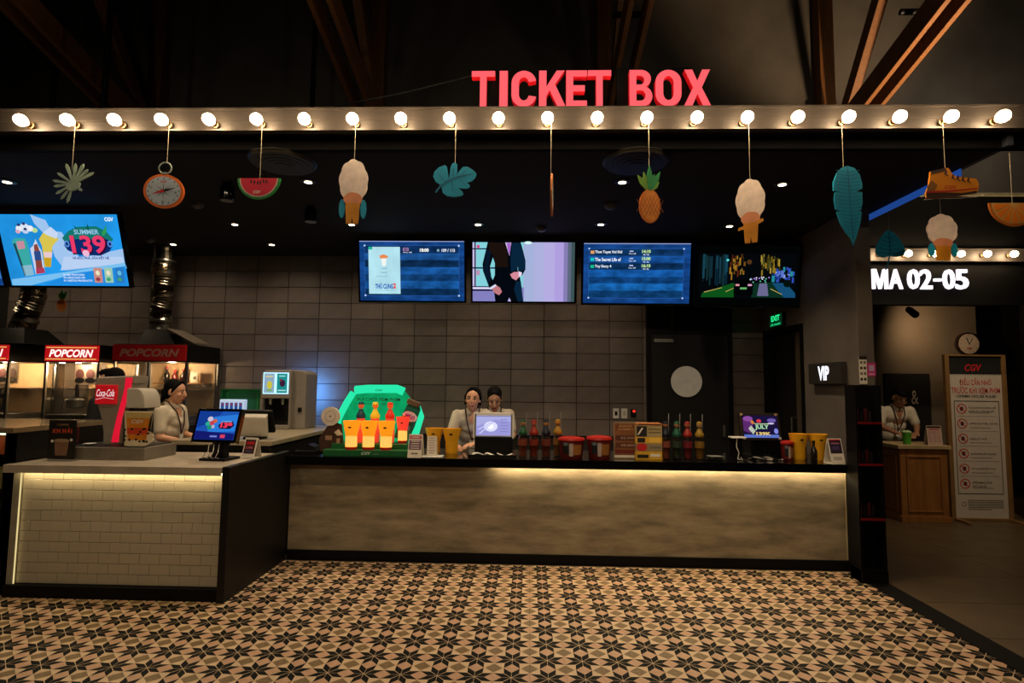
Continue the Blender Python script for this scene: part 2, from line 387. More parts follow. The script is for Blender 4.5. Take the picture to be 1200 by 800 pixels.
# ---- corridor on the right: bulkhead, end wall, pillar
bk = struct(MB().bx(3.0, 8.8, 6.97, 7.1, 2.6, 3.95, mat('bulkhead_black', '040404', .7, spec=.15)).build('wall_bulkhead'))
B(3.0, 8.8, 6.93, 7.1, 3.95, 3.985, mat('ledge', '8c8468', .6)).build('ledge', bk)
CW = mat('corridor_wall', '6d6254', .8, var=.16, scale=1.6, bump=.08)
struct(MB().bx(3.0, 6.68, 8.6, 8.75, 0, 3.6, CW).bx(6.68, 8.8, 8.9, 9.0, 0, 3.6, mat('corridor_dark', '121110', .7)).build('wall_corridor'))
struct(B(3.0, 8.8, 7.1, 8.9, 2.98, 3.1, CEIL).build('ceiling_corridor'))
struct(B(3.0, 3.1, 6.93, 8.6, 0, 2.98, mat('corridor_dark', '121110', .7)).build('wall_corridor_left'))
struct(MB().bx(5.95, 6.1, 6.85, 7.0, 0, 2.6, BLACK).bx(6.1, 6.9, 6.85, 7.0, 0, 2.6, CON).build('wall_pier'))
d3 = struct(B(5.28, 5.93, 8.55, 8.62, 0, 1.80, mat('corridor_dark', '121110', .7)).build('door_3'))
MB().text('&', 5.70, 1.45, .1, .2, -8.545, mat('chalk', 'b8b2a6', .8), .0).build('painted_mark', d3)
# ---- beam of globe bulbs
BEAM = mat('beam_metal', '37322e', .5, .2, var=.12, scale=3, stretch=(.3, 1, 4))
bt = MB().bx(-5.2, 5.2, 3.585, 3.62, 3.235, 3.39, BEAM)
bt.bx(-5.2, 5.2, 3.565, 3.585, 3.235, 3.247, BEAM).bx(-5.2, 5.2, 3.565, 3.585, 3.380, 3.392, BEAM).bx(-5.2, 5.2, 3.58, 3.585, 3.31, 3.314, mat('beam_seam', '3a342e', .6))
bt.bx(-5.2, 5.2, 3.62, 3.75, 3.24, 3.385, BLACK)
struct(bt.build('trim_beam'))
bt = MB().bx(3.3, 6.6, 6.93, 6.965, 3.125, 3.285, BEAM).bx(3.3, 6.6, 6.915, 6.93, 3.125, 3.137, BEAM).bx(3.3, 6.6, 6.915, 6.93, 3.273, 3.285, BEAM)
struct(bt.build('trim_beam_corridor'))
BULBM = em('bulb_glass', 'ffd9a8', BULB_E)
SOCK = mat('brass_socket', '6a5338', .35, .8)
def make_bulb(name, label, loc, group):
    t = thing(name, label, 'light bulb', loc, 0, group)
    MB().lathe([(.024, 0), (.024, .02), (.017, .022), (.017, .045)], (0, 0, 0), SOCK, 12, 'y').build('socket', t, smooth=True)
    MB().lathe([(.012, .043), (.016, .052), (.027, .064), (.034, .078), (.037, .094), (.034, .110), (.026, .123), (.013, .131), (.002, .133)], (0, 0, 0), BULBM, 16, 'y').build('globe', t, smooth=True)
    return t
b0 = None; HANGX = []
XB = [-3.367+.3155*i for i in range(21)]
NAMEORD = ['first', 'second', 'third', 'fourth', 'fifth', 'sixth', 'seventh', 'eighth', 'ninth', 'tenth', 'eleventh', 'twelfth', 'thirteenth', 'fourteenth', 'fifteenth', 'sixteenth', 'seventeenth', 'eighteenth', 'nineteenth', 'twentieth', 'twenty-first']
for i, x in enumerate(XB):
    lb = 'glowing globe bulb on the long marquee beam, %s from the left' % NAMEORD[i]
    if b0 is None: b0 = make_bulb('globe_bulb', lb, (x, 3.583, 3.275), 'marquee beam bulbs')
    else: dup(b0, (x, 3.583, 3.275), 0, lb)
for i, x in enumerate((4.25, 4.56, 4.87, 5.18, 5.49, 5.80)):
    o = dup(b0, (x, 6.928, 3.20), 0, 'globe bulb on the corridor beam above the white lettering, %s from the grey pillar' % NAMEORD[i]); o['group'] = 'corridor beam bulbs'
# ---- timber trusses in the roof space
WOOD = mat('truss_timber', '6a431f', .6, var=.35, scale=5, stretch=(9, 9, .8), bump=.1)
def truss(x, label):
    t = thing('timber_truss', label, 'roof truss', (x, 0, 0), 0, 'roof trusses')
    def plank(n, p, q, w, h, dx=0.0):
        d = Vector((0, q[0]-p[0], q[1]-p[1])); L = d.length; a = math.atan2(d.z, d.y)
        B(-w/2, w/2, 0, L, 0, h, WOOD).build(n, t, (dx, p[0], p[1]), (a, 0, 0), bev=.006)
    plank('rafter', (6.95, 4.72), (3.4, 5.64), .05, .24, -.06); plank('rafter', (6.95, 4.72), (3.4, 5.64), .05, .24, .12)
    B(-.09, .09, 6.92, 7.09, 4.0, 7.19, WOOD).build('post', t, (-.03, 0, 0), bev=.006)
    plank('strut', (6.85, 4.75), (5.05, 7.1), .1, .16, .03)
    for yy, zz in ((5.35, 5.24), (6.7, 4.88)):
        MB().lathe([(.03, 0), (.03, .33)], (-.16, yy, zz), DARK, 10, 'x').build('bolt', t)
    return t
for x, lb in ((-4.9, 'dark timber roof truss at the far left above the beam'), (-1.97, 'timber roof truss left of the red lettering'), (.95, 'timber roof truss behind the red lettering'), (3.75, 'lit timber roof truss at the right with two bright rafters')): truss(x, lb)
lamp('roof_spot', 'SPOT', (3.95, 4.7, 3.2), 520, WARMER, size=.05, aim=(3.82, 5.6, 5.05), spot=64, blend=.8)
for x, y, lb in ((-5.25, 5.8, 'thin black hanging rod furthest left in the roof space'), (-4.35, 5.4, 'thin black hanging rod left of the first truss post'), (-2.45, 6.0, 'thin black hanging rod beside the second truss')):
    tag(MB().tube([(x, y, 3.24), (x, y, 7.2)], .028, BLACK, 8).build('hanging_rod'), lb, 'rod', 'hanging rods')
# ---- red TICKET BOX lettering
ts = thing('ticket_box_sign', 'red glowing TICKET BOX channel lettering standing on the beam', 'sign', (0, 3.60, 3.405))
RGL = em('red_letter_face', 'ff6066', 1.1); RSIDE = glow('red_letter_side', '8a0c10', 'd01018', .55)
LW = [('T', -.401, -.245), ('I', -.215, -.16), ('C', -.135, .03), ('K', .048, .225), ('E', .228, .365), ('T', .370, .525), ('B', .645, .795), ('O', .815, .985), ('X', 1.0, 1.178)]
LETP = {
 'T': [[(0, .84), (0, 1), (1, 1), (1, .84), (.64, .84), (.64, 0), (.36, 0), (.36, .84)]],
 'I': [[(0, 0), (1, 0), (1, 1), (0, 1)]],
 'K': [[(0, 0), (.28, 0), (.28, .30), (.40, .46), (.70, 0), (1, 0), (.60, .62), (.96, 1), (.66, 1), (.28, .56), (.28, 1), (0, 1)]],
 'E': [[(0, 0), (1, 0), (1, .17), (.34, .17), (.34, .42), (.9, .42), (.9, .59), (.34, .59), (.34, .83), (1, .83), (1, 1), (0, 1)]],
 'X': [[(0, 0), (.30, 0), (.5, .34), (.70, 0), (1, 0), (.66, .51), (.97, 1), (.68, 1), (.5, .69), (.32, 1), (.03, 1), (.34, .51)]],
}
def arc(cx, cy, rx, ry, a0, a1, n=12): return [(cx+rx*math.cos(math.radians(a0+(a1-a0)*i/n)), cy+ry*math.sin(math.radians(a0+(a1-a0)*i/n))) for i in range(n+1)]
LETP['C'] = [arc(.5, .66, .5, .34, 10, 180)+arc(.5, .34, .5, .34, 180, 350)+arc(.5, .36, .20, .18, 345, 180)+arc(.5, .64, .20, .18, 180, 15)]
oo = arc(.5, .66, .5, .34, 0, 180)+arc(.5, .34, .5, .34, 180, 360); oi = arc(.5, .63, .20, .20, 0, 180)+arc(.5, .37, .20, .20, 180, 360)
LETP['O'] = [oo+[oo[0]]+[oi[0]]+oi[::-1]]
bo = [(0, 0)]+arc(.55, .28, .45, .28, -90, 70)+arc(.52, .755, .42, .245, -60, 90)+[(0, 1)]
bi1 = [(.30, .16), (.30, .44)]+arc(.5, .30, .20, .14, 90, -90, 8)
bi2 = [(.30, .60), (.30, .84)]+arc(.48, .72, .17, .12, 90, -90, 8)
LETP['B'] = [bo+[(0, .72), (.30, .60)]+bi2[1:]+[(.30, .60), (0, .715)]+[(0, .30), (.30, .16)]+bi1[1:]+[(.30, .16), (0, .295)]]
for ch, xa, xb in LW:
    for pl in LETP[ch]:
        pts = [(xa+(xb-xa)*u, .25*v) for u, v in pl]
        l = MB().prism(pts, -.0, .05, RSIDE).build('letter', ts); l.data.materials.append(RGL)
        n = len(pts); face = l.data.polygons[0]
        for p in l.data.polygons:
            if p.normal.y < -.9: p.material_index = 1
for x in (-.22, .09, .62, 1.0): B(x-.05, x+.05, .06, .1, .02, .30, BLACK).build('bracket', ts)
B(-.42, 1.2, .05, .08, -.012, .012, BLACK).build('rail', ts)
tag(MB().tube([(-.40, 3.63, 3.64), (-.9, 3.64, 3.52), (-1.6, 3.66, 3.395)], .006, BLACK, 6).build('sign_cable'), 'thin black cable sloping from the red lettering down to the beam', 'cable')
# ---- ceiling fittings
DL = em('downlight_lens', 'ffe2b8', 9.0)
def downlight(loc, lb, e=DOWN_W):
    t = thing('downlight', lb, 'downlight', loc, 0, 'ceiling downlights')
    MB().lathe([(.03, -.012), (.062, -.008), (.062, 0)], (0, 0, 0), DARK, 20).build('rim', t, smooth=True)
    MB().lathe([(.03, -.0135), (.03, -.012)], (0, 0, 0), DL, 16).build('lens', t)
    lamp('downlight_beam', 'SPOT', (0, 0, -.03), e*(.27 if loc[1] > 6 else 1), WARM, t, size=.05, aim=(0, 0, -1), spot=160 if loc[1] > 6 else 110, blend=1.0)
for x, y, lb in ((-4.21, 4.29, 'ceiling downlight at the far left in front of the left screen'), (-1.76, 4.29, 'ceiling downlight between the watermelon and popcorn cutouts'), (.71, 4.3, 'ceiling downlight left of the pineapple cutout'), (1.96, 4.35, 'ceiling downlight right of the pale popcorn cutout'),
    (-2.98, 5.48, 'ceiling downlight below the watermelon cutout'), (-1.79, 5.48, 'ceiling downlight below the first popcorn cutout'), (-.52, 5.47, 'ceiling downlight above the suit screen'), (.69, 5.46, 'ceiling downlight above the film list screen'), (1.96, 5.51, 'ceiling downlight above the street screen'), (-4.14, 6.3, 'ceiling downlight close to the back wall beside the duct'), (-5.4, 6.3, 'ceiling downlight hidden behind the blue offer screen'), (-6.5, 6.3, 'ceiling downlight above the popcorn machine cut off at the left'), (-2.98, 6.3, 'ceiling downlight close to the back wall left of the poster screen'), (-1.77, 6.3, 'ceiling downlight hidden behind the poster screen'), (-.52, 6.3, 'ceiling downlight hidden behind the suit screen'), (.70, 6.3, 'ceiling downlight hidden behind the film list screen')):
    downlight((x, y, 3.16), lb)
def diffuser(loc, lb):
    t = thing('air_diffuser', lb, 'air diffuser', loc, 0, 'round ceiling air diffusers')
    for i, r in enumerate((.23, .19, .15, .11, .07)):
        MB().lathe([(r-.018, -.02-.004*i), (r, -.004), (r+.004, -.004), (r-.012, -.024-.004*i)], (0, 0, 0), mat('diffuser_metal', '26241f', .45, .3), 36).build('ring', t, smooth=True)
    MB().lathe([(.24, -.004), (.24, 0)], (0, 0, 0), BLACK, 36).build('back_plate', t)
diffuser((-1.79, 3.9, 3.16), 'round slatted air diffuser behind the watermelon cutout'); diffuser((.74, 3.9, 3.16), 'round slatted air diffuser behind the pineapple cutout')
for x, y, lb in ((-2.44, 4.35, 'black unlit spotlight left of the watermelon cutout'), (-1.99, 4.94, 'black unlit spotlight right below the watermelon cutout')):
    t = thing('spotlight', lb, 'spotlight', (x, y, 3.16), 0, 'unlit ceiling spotlights')
    MB().lathe([(.03, -.03), (.03, 0)], (0, 0, 0), BLACK, 14).build('mount', t)
    MB().lathe([(.05, -.14), (.055, -.12), (.055, -.03), (.02, -.025)], (0, 0, 0), BLACKGLOSS, 18).build('can', t, smooth=True)
    MB().lathe([(.05, -.142), (.03, -.138), (.03, -.136)], (0, 0, 0), STEEL, 18).build('reflector', t, smooth=True)
for x, y, lb in ((.11, 5.58, 'white smoke detector above the suit screen'), (.70, 4.86, 'small smoke detector below the pineapple downlight'), (-2.98, 4.84, 'small smoke detector right of the compass cutout'), (-4.25, 6.06, 'small smoke detector beside the duct')):
    t = thing('smoke_detector', lb, 'smoke detector', (x, y, 3.16), 0, 'smoke detectors')
    MB().lathe([(.03, -.045), (.045, -.035), (.055, -.012), (.055, 0)], (0, 0, 0), mat('detector_plastic', '3c3a36', .5), 18).build('housing', t, smooth=True)
    MB().lathe([(.018, -.05), (.02, -.044)], (0, 0, 0), GREYP, 12).build('sensor', t)
# ================================================================ HANGING CUTOUTS
def cloud(cx, cz, rx, rz, n=60, bumps=9, amp=.07, ph=0.0):
    return [(cx+rx*math.cos(a)*(1+amp*abs(math.sin(bumps/2*a+ph))), cz+rz*math.sin(a)*(1+amp*abs(math.sin(bumps/2*a+ph)))) for a in [2*PI*i/n for i in range(n)]]
def ellipse(cx, cz, rx, rz, n=32, rot=0.0):
    c, q = math.cos(rot), math.sin(rot)
    return [(cx+rx*math.cos(a)*c-rz*math.sin(a)*q, cz+rx*math.cos(a)*q+rz*math.sin(a)*c) for a in [2*PI*i/n for i in range(n)]]
def hang(name, label, cat, x, y, z, ztop, rz=0.0, xs=0.0, top=.1):
    t = thing(name, label, cat, (x, y, z), rz, 'hanging cutouts')
    MB().tube([(xs, .006, top-.01), (xs, .006, ztop-z)], .0014, STRING, 6).build('string', t)
    return t
CD = .006     # half thickness of the foam board
def board(t, pts, m, name='board', y0=-CD, y1=CD): return MB().prism(pts, y0, y1, m).build(name, t)
# palm leaf with fingers
t = hang('palm_leaf_cutout', 'grey green fan palm leaf cutout hanging at the far left', 'decoration', -3.017, 3.535, 2.86, 3.26, .1, -.02, .10)
SAGE = mat('sage_print', '83998e', .6, var=.25, scale=20)
MB().prism(ellipse(.0, -.01, .045, .035, 20, .5), -CD, CD, SAGE).build('board', t)
for k, (a, L) in enumerate(((112, .145), (88, .14), (68, .15), (50, .135), (34, .15), (146, .13), (172, .135), (190, .125), (214, .13), (236, .13), (256, .135), (-38, .075))):
    c, s = math.cos(math.radians(a)), math.sin(math.radians(a)); wd = .0095
    pts = [(-s*wd*.5, c*wd*.5), (c*L*.85-s*wd, s*L*.85+c*wd), (c*L, s*L), (c*L*.85+s*wd, s*L*.85-c*wd), (s*wd*.5, -c*wd*.5)]
    MB().prism(pts, -CD+.0004*k, CD-.0004*k, SAGE).build('leaf_finger', t)
# compass
t = hang('compass_cutout', 'orange rimmed compass cutout with ring on top', 'decoration', -2.405, 3.535, 2.81, 3.26, 0, .005, .205)
board(t, ellipse(0, 0, .137, .113, 40, -.25), mat('orange_rim', 'd8681a', .5))
f = MB(); f.flat(ellipse(0, 0, .117, .096, 40, -.25), CD+.001, mat('compass_face', 'a9b9c9', .6)); f.build('dial', t)
f = MB()
for k in range(16):
    a = 2*PI*k/16; f.disc(.103*math.cos(a)*1.0, .086*math.sin(a), .004, .006, CD+.002, INK, 6)
for k in range(4):
    a = PI/4*k; f.flat([(.07*math.cos(a), .06*math.sin(a)), (-.003*math.sin(a), .003*math.cos(a)), (-.07*math.cos(a), -.06*math.sin(a)), (.003*math.sin(a), -.003*math.cos(a))], CD+.002, INK)
f.flat([(-.085, -.022), (0, .012), (.008, -.008)], CD+.003, RED); f.flat([(.085, .022), (0, .012), (.008, -.008)], CD+.003, INK)
f.text('CGV', .0, .062, .045, .016, CD+.003, RED, .03, shear=.2)
for ch, xx, zz in (('N', 0, -.072), ('W', -.08, .022), ('E', .085, -.012)): f.text(ch, xx, zz, .014, .014, CD+.003, INK, .02)
f.build('compass_rose', t)
r = MB(); r.tube([(.042*math.cos(2*PI*i/20), 0, .155+.038*math.sin(2*PI*i/20)) for i in range(21)], .005, mat('ring_grey', '7d8a86', .5), 8); r.build('ring', t, smooth=True)
B(-.012, .012, -.006, .006, .107, .127, MATS['ring_grey']).build('crown', t)
# watermelon slice
t = hang('watermelon_cutout', 'half moon watermelon slice cutout, red with green rind', 'decoration', -1.774, 3.535, 2.895, 3.26, 0, 0, .0)
def half(r, n=24): return [(r*math.cos(-PI*i/n), r*.98*math.sin(-PI*i/n)) for i in range(n+1)]
board(t, half(.142), mat('rind_green', '1d8a3a', .6, var=.4, scale=40))
f = MB(); f.flat(half(.128), CD+.001, mat('rind_white', 'd8c8b8', .6)); f.build('rind', t)
f = MB(); f.flat(half(.120), CD+.002, mat('melon_red', 'cf1238', .55, var=.12)); f.build('flesh', t)
f = MB()
for xx, zz, q in ((-.05, -.022, .3), (-.028, -.026, .15), (-.005, -.03, 0), (.012, -.028, -.1), (.032, -.02, -.3), (.052, -.022, -.4)): f.disc(xx, zz, .0055, .014, CD+.003, INK, 10, rot=-q)
f.text('CGV', -.008, -.092, .05, .02, CD+.003, PAPER, .03, shear=.25); f.build('seeds', t)
# popcorn cutouts: puff, paper cup, leaves
PUFF = mat('popcorn_puff', 'ecdcd4', .8, var=.16, scale=18); PEACH = mat('peach_print', 'd98f68', .6); OCHRE = mat('ochre_print', 'd08a1c', .6)
def popcorn(label, x, y, z, ztop, rz, w, h, leaves=True, cup=True):
    t = hang('popcorn_cutout', label, 'decoration', x, y, z, ztop, rz, .0, h*.40)
    puff = cloud(0, h*.17, w*.46, h*.31, ph=.4)
    board(t, puff, PUFF)
    f = MB(); f.prism(cloud(0, -h*.10, w*.30, h*.10, 40, 5, .05), -CD-.002, CD+.002, PEACH); f.build('peach_band', t)
    f = MB(); f.prism([(-w*.24, -h*.16), (w*.24, -h*.16), (w*.20, -h*.46), (.03*w, -h*.46), (0, -h*.36), (-.03*w, -h*.46), (-w*.20, -h*.46)], -CD-.003, CD, OCHRE); f.build('cup', t)
    if leaves:
        for s in (-1, 1):
            pts = [(s*w*(.36+.10*math.cos(a)), -h*.24+h*.14*math.sin(a)) for a in [2*PI*i/14 for i in range(14)]]
            MB().prism(pts, -CD+.001, CD-.001, TEAL).build('leaf', t)
            MB().prism([(s*w*.2, -h*.2), (s*w*.34, -h*.21), (s*w*.34, -h*.26), (s*w*.2, -h*.25)], -CD+.002, CD-.002, TEALD).build('leaf_stem', t)
    else:
        for s in (-1, 1):
            MB().prism([(s*w*.05, -h*.17), (s*w*.40, -h*(.17-.05*s)), (s*w*.42, -h*(.21-.05*s)), (s*w*.06, -h*.23)], -CD-.004, CD-.002, OCHRE).build('ribbon', t)
popcorn('tall popcorn puff cutout with teal leaves, between watermelon and monstera leaf', -1.152, 3.535, 2.80, 3.26, .1, .19, .445)
popcorn('narrow pale popcorn puff cutout right of the pineapple', 1.39, 3.535, 2.675, 3.26, -.55, .18, .43, False)
popcorn('popcorn puff cutout hanging below the shoe cutout, in front of the lit corridor sign', 3.088, 4.25, 2.70, 3.155, 0, .23, .37)
# monstera leaf
t = hang('monstera_cutout', 'teal monstera leaf cutout with split lobes', 'decoration', -.493, 3.535, 2.885, 3.26, 0, -.0, .10)
S = .2/200
def zp(pts): return [((x-312)*S*.835, (350-y)*S*.835*1.12/1.12) for x, y in pts]
mon = zp([(205, 390), (165, 365), (145, 325), (155, 285), (190, 250), (235, 233), (250, 245), (265, 330), (270, 345), (280, 250), (290, 222), (312, 213), (330, 228), (330, 290), (322, 325), (345, 285), (375, 248), (410, 246), (450, 270), (480, 300), (470, 335), (445, 360), (405, 372), (430, 392), (428, 410), (405, 420), (340, 415), (372, 440), (382, 462), (365, 478), (310, 486), (255, 478), (222, 452), (212, 412)])
board(t, mon, TEAL)
f = MB(); f.flat(zp([(205, 392), (250, 355), (330, 322), (410, 305), (478, 300), (410, 316), (335, 336), (262, 370), (222, 402)]), CD+.001, TEALD)
for a, b in (((190, 300), (235, 360)), ((300, 260), (300, 330)), ((400, 275), (360, 315)), ((300, 440), (290, 362)), ((400, 395), (350, 345))):
    f.flat(zp([(a[0]-3, a[1]), (a[0]+3, a[1]+2), (b[0]+4, b[1]), (b[0]-4, b[1])]), CD+.0012, TEALD)
f.build('vein', t)
MB().prism(zp([(212, 395), (205, 385), (162, 445), (172, 455)]), -CD, CD, TEALD).build('stalk', t)
# edge-on board
t = hang('edge_on_cutout', 'orange board seen edge on, thin sliver between monstera leaf and pineapple', 'decoration', .134, 3.535, 2.79, 3.26, 1.49, 0, .12)
board(t, [(-.02, .13), (.03, .12), (.08, .03), (.09, -.04), (.03, -.135), (-.05, -.1), (-.09, 0), (-.06, .08)], mat('sliver_orange', 'b8682a', .6))
f = MB(); f.flat([(-.01, .10), (.06, .02), (.06, -.04), (.02, -.11), (-.04, -.08), (-.06, .0)], CD+.001, mat('sliver_print', '9aa4b0', .6)); f.build('print', t)
# pineapple
def pineapple(label, x, y, z, ztop, s=1.0, rz=0.0):
    t = hang('pineapple_cutout', label, 'decoration', x, y, z, ztop, rz, .0, .18*s)
    board(t, ellipse(0, -.075*s, .068*s, .108*s, 32), mat('pineapple_orange', 'dc7a26', .6, var=.15))
    f = MB(); f.flat(ellipse(0, -.075*s, .058*s, .097*s, 32), CD+.001, mat('pineapple_light', 'e8923a', .6, var=.15, scale=30))
    for k in range(-3, 4):
        for sg in (-1, 1):
            xx = k*.022*s; L = .075*s*(1-abs(k)*.16)
            f.flat([(xx-L*.5-.0016, -.075*s-sg*L), (xx-L*.5+.0016, -.075*s-sg*L), (xx+L*.5+.0016, -.075*s+sg*L), (xx+L*.5-.0016, -.075*s+sg*L)], CD+.002+.0005*(sg > 0), mat('pineapple_line', 'b85c18', .6))
    f.build('skin_pattern', t)
    for k, (a, L) in enumerate(((90, .165), (128, .125), (62, .15), (108, .13), (74, .12), (45, .09))):
        c, q = math.cos(math.radians(a)), math.sin(math.radians(a)); w = .018*s; L *= s
        pts = [(-q*w*.6, .02*s+c*w*.6), (c*L*.6-q*w, .02*s+q*L*.6+c*w), (c*L, .02*s+q*L), (c*L*.6+q*w, .02*s+q*L*.6-c*w), (q*w*.6, .02*s-c*w*.6)]
        MB().prism(pts, -CD+.0006*k, CD-.0006*k, mat('crown_green' if k % 2 == 0 else 'crown_lime', '12864a' if k % 2 == 0 else '6a9a32', .6)).build('crown_leaf', t)
pineapple('orange pineapple cutout with green crown above the film list screen', .757, 3.535, 2.79, 3.26, 1.02, .15)
pineapple('small pineapple cutout under the left screen, far back by the wall', -4.83, 5.62, 2.385, 3.16, .62, .1)
# long leaf
t = hang('long_leaf_cutout', 'long teal banana leaf cutout in front of the concrete pillar', 'decoration', 2.0, 3.535, 2.72, 3.26, 0, -.02, .24)
def zl(pts): return [((x-192)*.00103, (345-y)*.00107) for x, y in pts]
board(t, zl([(190, 108), (235, 122), (265, 165), (277, 220), (276, 245), (240, 262), (275, 268), (275, 330), (266, 370), (245, 378), (268, 386), (258, 450), (235, 520), (212, 585), (200, 545), (170, 510), (140, 455), (118, 385), (140, 378), (112, 368), (106, 310), (112, 268), (140, 262), (103, 258), (105, 205), (128, 150), (160, 118)]), TEAL)
f = MB(); f.flat(zl([(188, 112), (194, 112), (214, 580), (208, 570)]), CD+.001, TEALD)
for k in range(18):
    y = 135+k*22
    for s in (-1, 1): f.flat(zl([(192+s*4+(y-110)*.04, y+8), (192+s*70*(1-max(0, k-10)*.09)+(y-110)*.02, y-2), (192+s*70*(1-max(0, k-10)*.09)+(y-110)*.02, y+2), (192+s*4+(y-110)*.04, y+12)]), CD+.001, TEALD)
f.build('vein', t)
# shoe
t = hang('shoe_cutout', 'orange hiking shoe cutout with dark laces', 'decoration', 2.64, 3.535, 2.858, 3.26, 0, -.03, .10)
def zs(pts): return [((x-805)*.00107, (215-y)*.00107) for x, y in pts]
board(t, zs([(685, 142), (770, 120), (790, 122), (805, 150), (830, 172), (915, 182), (945, 186), (960, 215), (955, 245), (945, 272), (860, 285), (700, 305), (655, 300), (652, 270), (672, 225)]), mat('shoe_orange', 'e08a12', .6, var=.08))
f = MB(); f.flat(zs([(655, 272), (760, 268), (860, 272), (945, 258), (945, 272), (860, 287), (700, 306), (655, 302)]), CD+.001, BROWN); f.build('sole', t)
f = MB(); f.flat(zs([(685, 142), (770, 120), (778, 138), (690, 158)]), CD+.001, BROWN); f.flat(zs([(660, 235), (690, 195), (720, 225), (700, 265), (658, 265)]), CD+.001, mat('shoe_tan', '8a5a1e', .6)); f.flat(zs([(655, 262), (800, 255), (950, 240), (950, 247), (800, 265), (655, 272)]), CD+.0015, INKRED); f.build('collar', t)
f = MB()
for xx, yy in ((775, 150), (815, 172), (843, 180), (872, 186), (902, 192)): f.flat(zs([(xx-14, yy+10), (xx-6, yy-12), (xx+4, yy-12), (xx, yy+10), (xx+12, yy+18), (xx+6, yy+22)]), CD+.002, BROWN)
f.build('lace', t); f = MB(); f.text('CGV', (795-805)*.00107, (215-238)*.00107, .075, .024, CD+.002, INKRED, .03, shear=.25); f.build('lettering', t)
MB().tube([((645-805)*.00107, 0, (215-310)*.00107), ((720-805)*.00107, .002, (215-302)*.00107), ((850-805)*.00107, .002, (215-300)*.00107), ((950-805)*.00107, .002, (215-290)*.00107), ((985-805)*.00107, 0, (215-280)*.00107)], .0022, PAPER, 6).build('loose_lace', t)
# heart leaf and orange slice
t = hang('heart_leaf_cutout', 'teal heart shaped leaf cutout beside the concrete pillar', 'decoration', 3.115, 4.9, 2.825, 3.10, 0, -.0, .13)
def zh(pts): return [((x-420)*.00150, (560-y)*.00150) for x, y in pts]
board(t, zh([(412, 480), (440, 495), (475, 535), (498, 580), (503, 610), (490, 630), (450, 638), (418, 632), (385, 642), (350, 635), (335, 612), (340, 575), (365, 525), (395, 490)]), TEAL)
f = MB(); f.flat(zh([(410, 486), (416, 486), (420, 632), (414, 632)]), CD+.001, TEALD)
for k in range(5):
    for s in (-1, 1): f.flat(zh([(415, 530+k*22), (415+s*(38+k*9), 512+k*24), (415+s*(38+k*9), 516+k*24), (415, 536+k*22)]), CD+.001, TEALD)
f.build('vein', t); MB().tube([(-.008, 0, -.11), (-.02, 0, -.16), (-.045, 0, -.23)], .006, TEALD).build('stalk', t, smooth=True)
t = hang('orange_slice_cutout', 'half orange slice cutout at the far right edge', 'decoration', 3.083, 3.62, 2.762, 3.10, 0, 0, .0)
board(t, half(.155), mat('slice_rim', 'b8681e', .6)); f = MB(); f.flat(half(.14), CD+.001, mat('slice_pith', 'c99a58', .6)); f.build('pith', t)
f = MB()
for k in range(7):
    a0 = -PI*(k+.1)/7; a1 = -PI*(k+.9)/7; f.flat([(.02*math.cos((a0+a1)/2), .02*math.sin((a0+a1)/2)-.004), (.125*math.cos(a0), .125*math.sin(a0)-.004), (.13*math.cos((a0+a1)/2), .13*math.sin((a0+a1)/2)-.004), (.125*math.cos(a1), .125*math.sin(a1)-.004)], CD+.002, ORANGE)
f.build('segment', t)

# ================================================================ SCREENS
def E(h, s=1.0): return em('px_%s_%g' % (h, s), h, s)
def tv(name, label, xc, y, zc, w, h, tilt, base, paint, bez=.022, ztop=3.16, cat='screen', group='wall screens'):
    t = thing(name, label, cat, (xc, y, zc), 0, group); rot = (tilt, 0, 0)
    B(-w/2-bez, w/2+bez, -.0, .05, -h/2-bez, h/2+bez, BLACKGLOSS).build('housing', t, (0, 0, 0), rot, bev=.004)
    MB().bx(-.04, .04, .05, .09, -.04, ztop-zc-.001, DARK).bx(-.2, .2, .045, .06, -.12, .12, DARK).build('mount', t)
    s = B(-w/2, w/2, -.004, 0, -h/2, h/2, base).build('screen', t, (0, 0, 0), rot)
    p = MB(); l = MB(); paint(p, l, w, h)
    if p.v: p.build('picture', s)
    if l.v: l.build('lettering', s)
    return t
class Px:
    """maps picture coordinates (x0..x1, y0..y1 downwards) to the screen's own plane"""
    def __init__(s, w, h, x0, x1, y0, y1): s.a = (w, h, x0, x1, y0, y1)
    def pt(s, x, y): w, h, x0, x1, y0, y1 = s.a; return ((x-x0)/(x1-x0)-.5)*w, (.5-(y-y0)/(y1-y0))*h
    def pts(s, l): return [s.pt(*p) for p in l]
    def box(s, mb, xa, ya, xb, yb, o, m): return mb.flat(s.pts([(xa, ya), (xb, ya), (xb, yb), (xa, yb)]), o, m)
    def sz(s, dx, dy): w, h, x0, x1, y0, y1 = s.a; return dx/(x1-x0)*w, dy/(y1-y0)*h
    def txt(s, mb, body, x, y, dx, dy, o, m, bold=.02, **k): c = s.pt(x, y); z = s.sz(dx, dy); return mb.text(body, c[0], c[1], z[0], z[1], o, m, bold, **k)
    def dot(s, mb, x, y, rx, ry, o, m, n=16, rot=0): c = s.pt(x, y); z = s.sz(rx, ry); return mb.disc(c[0], c[1], z[0], z[1], o, m, n, rot=rot)
BL = em('screen_blue', '16468a', .85, .35, 5, (1, 1, 3)); WH = E('e8f0ff')
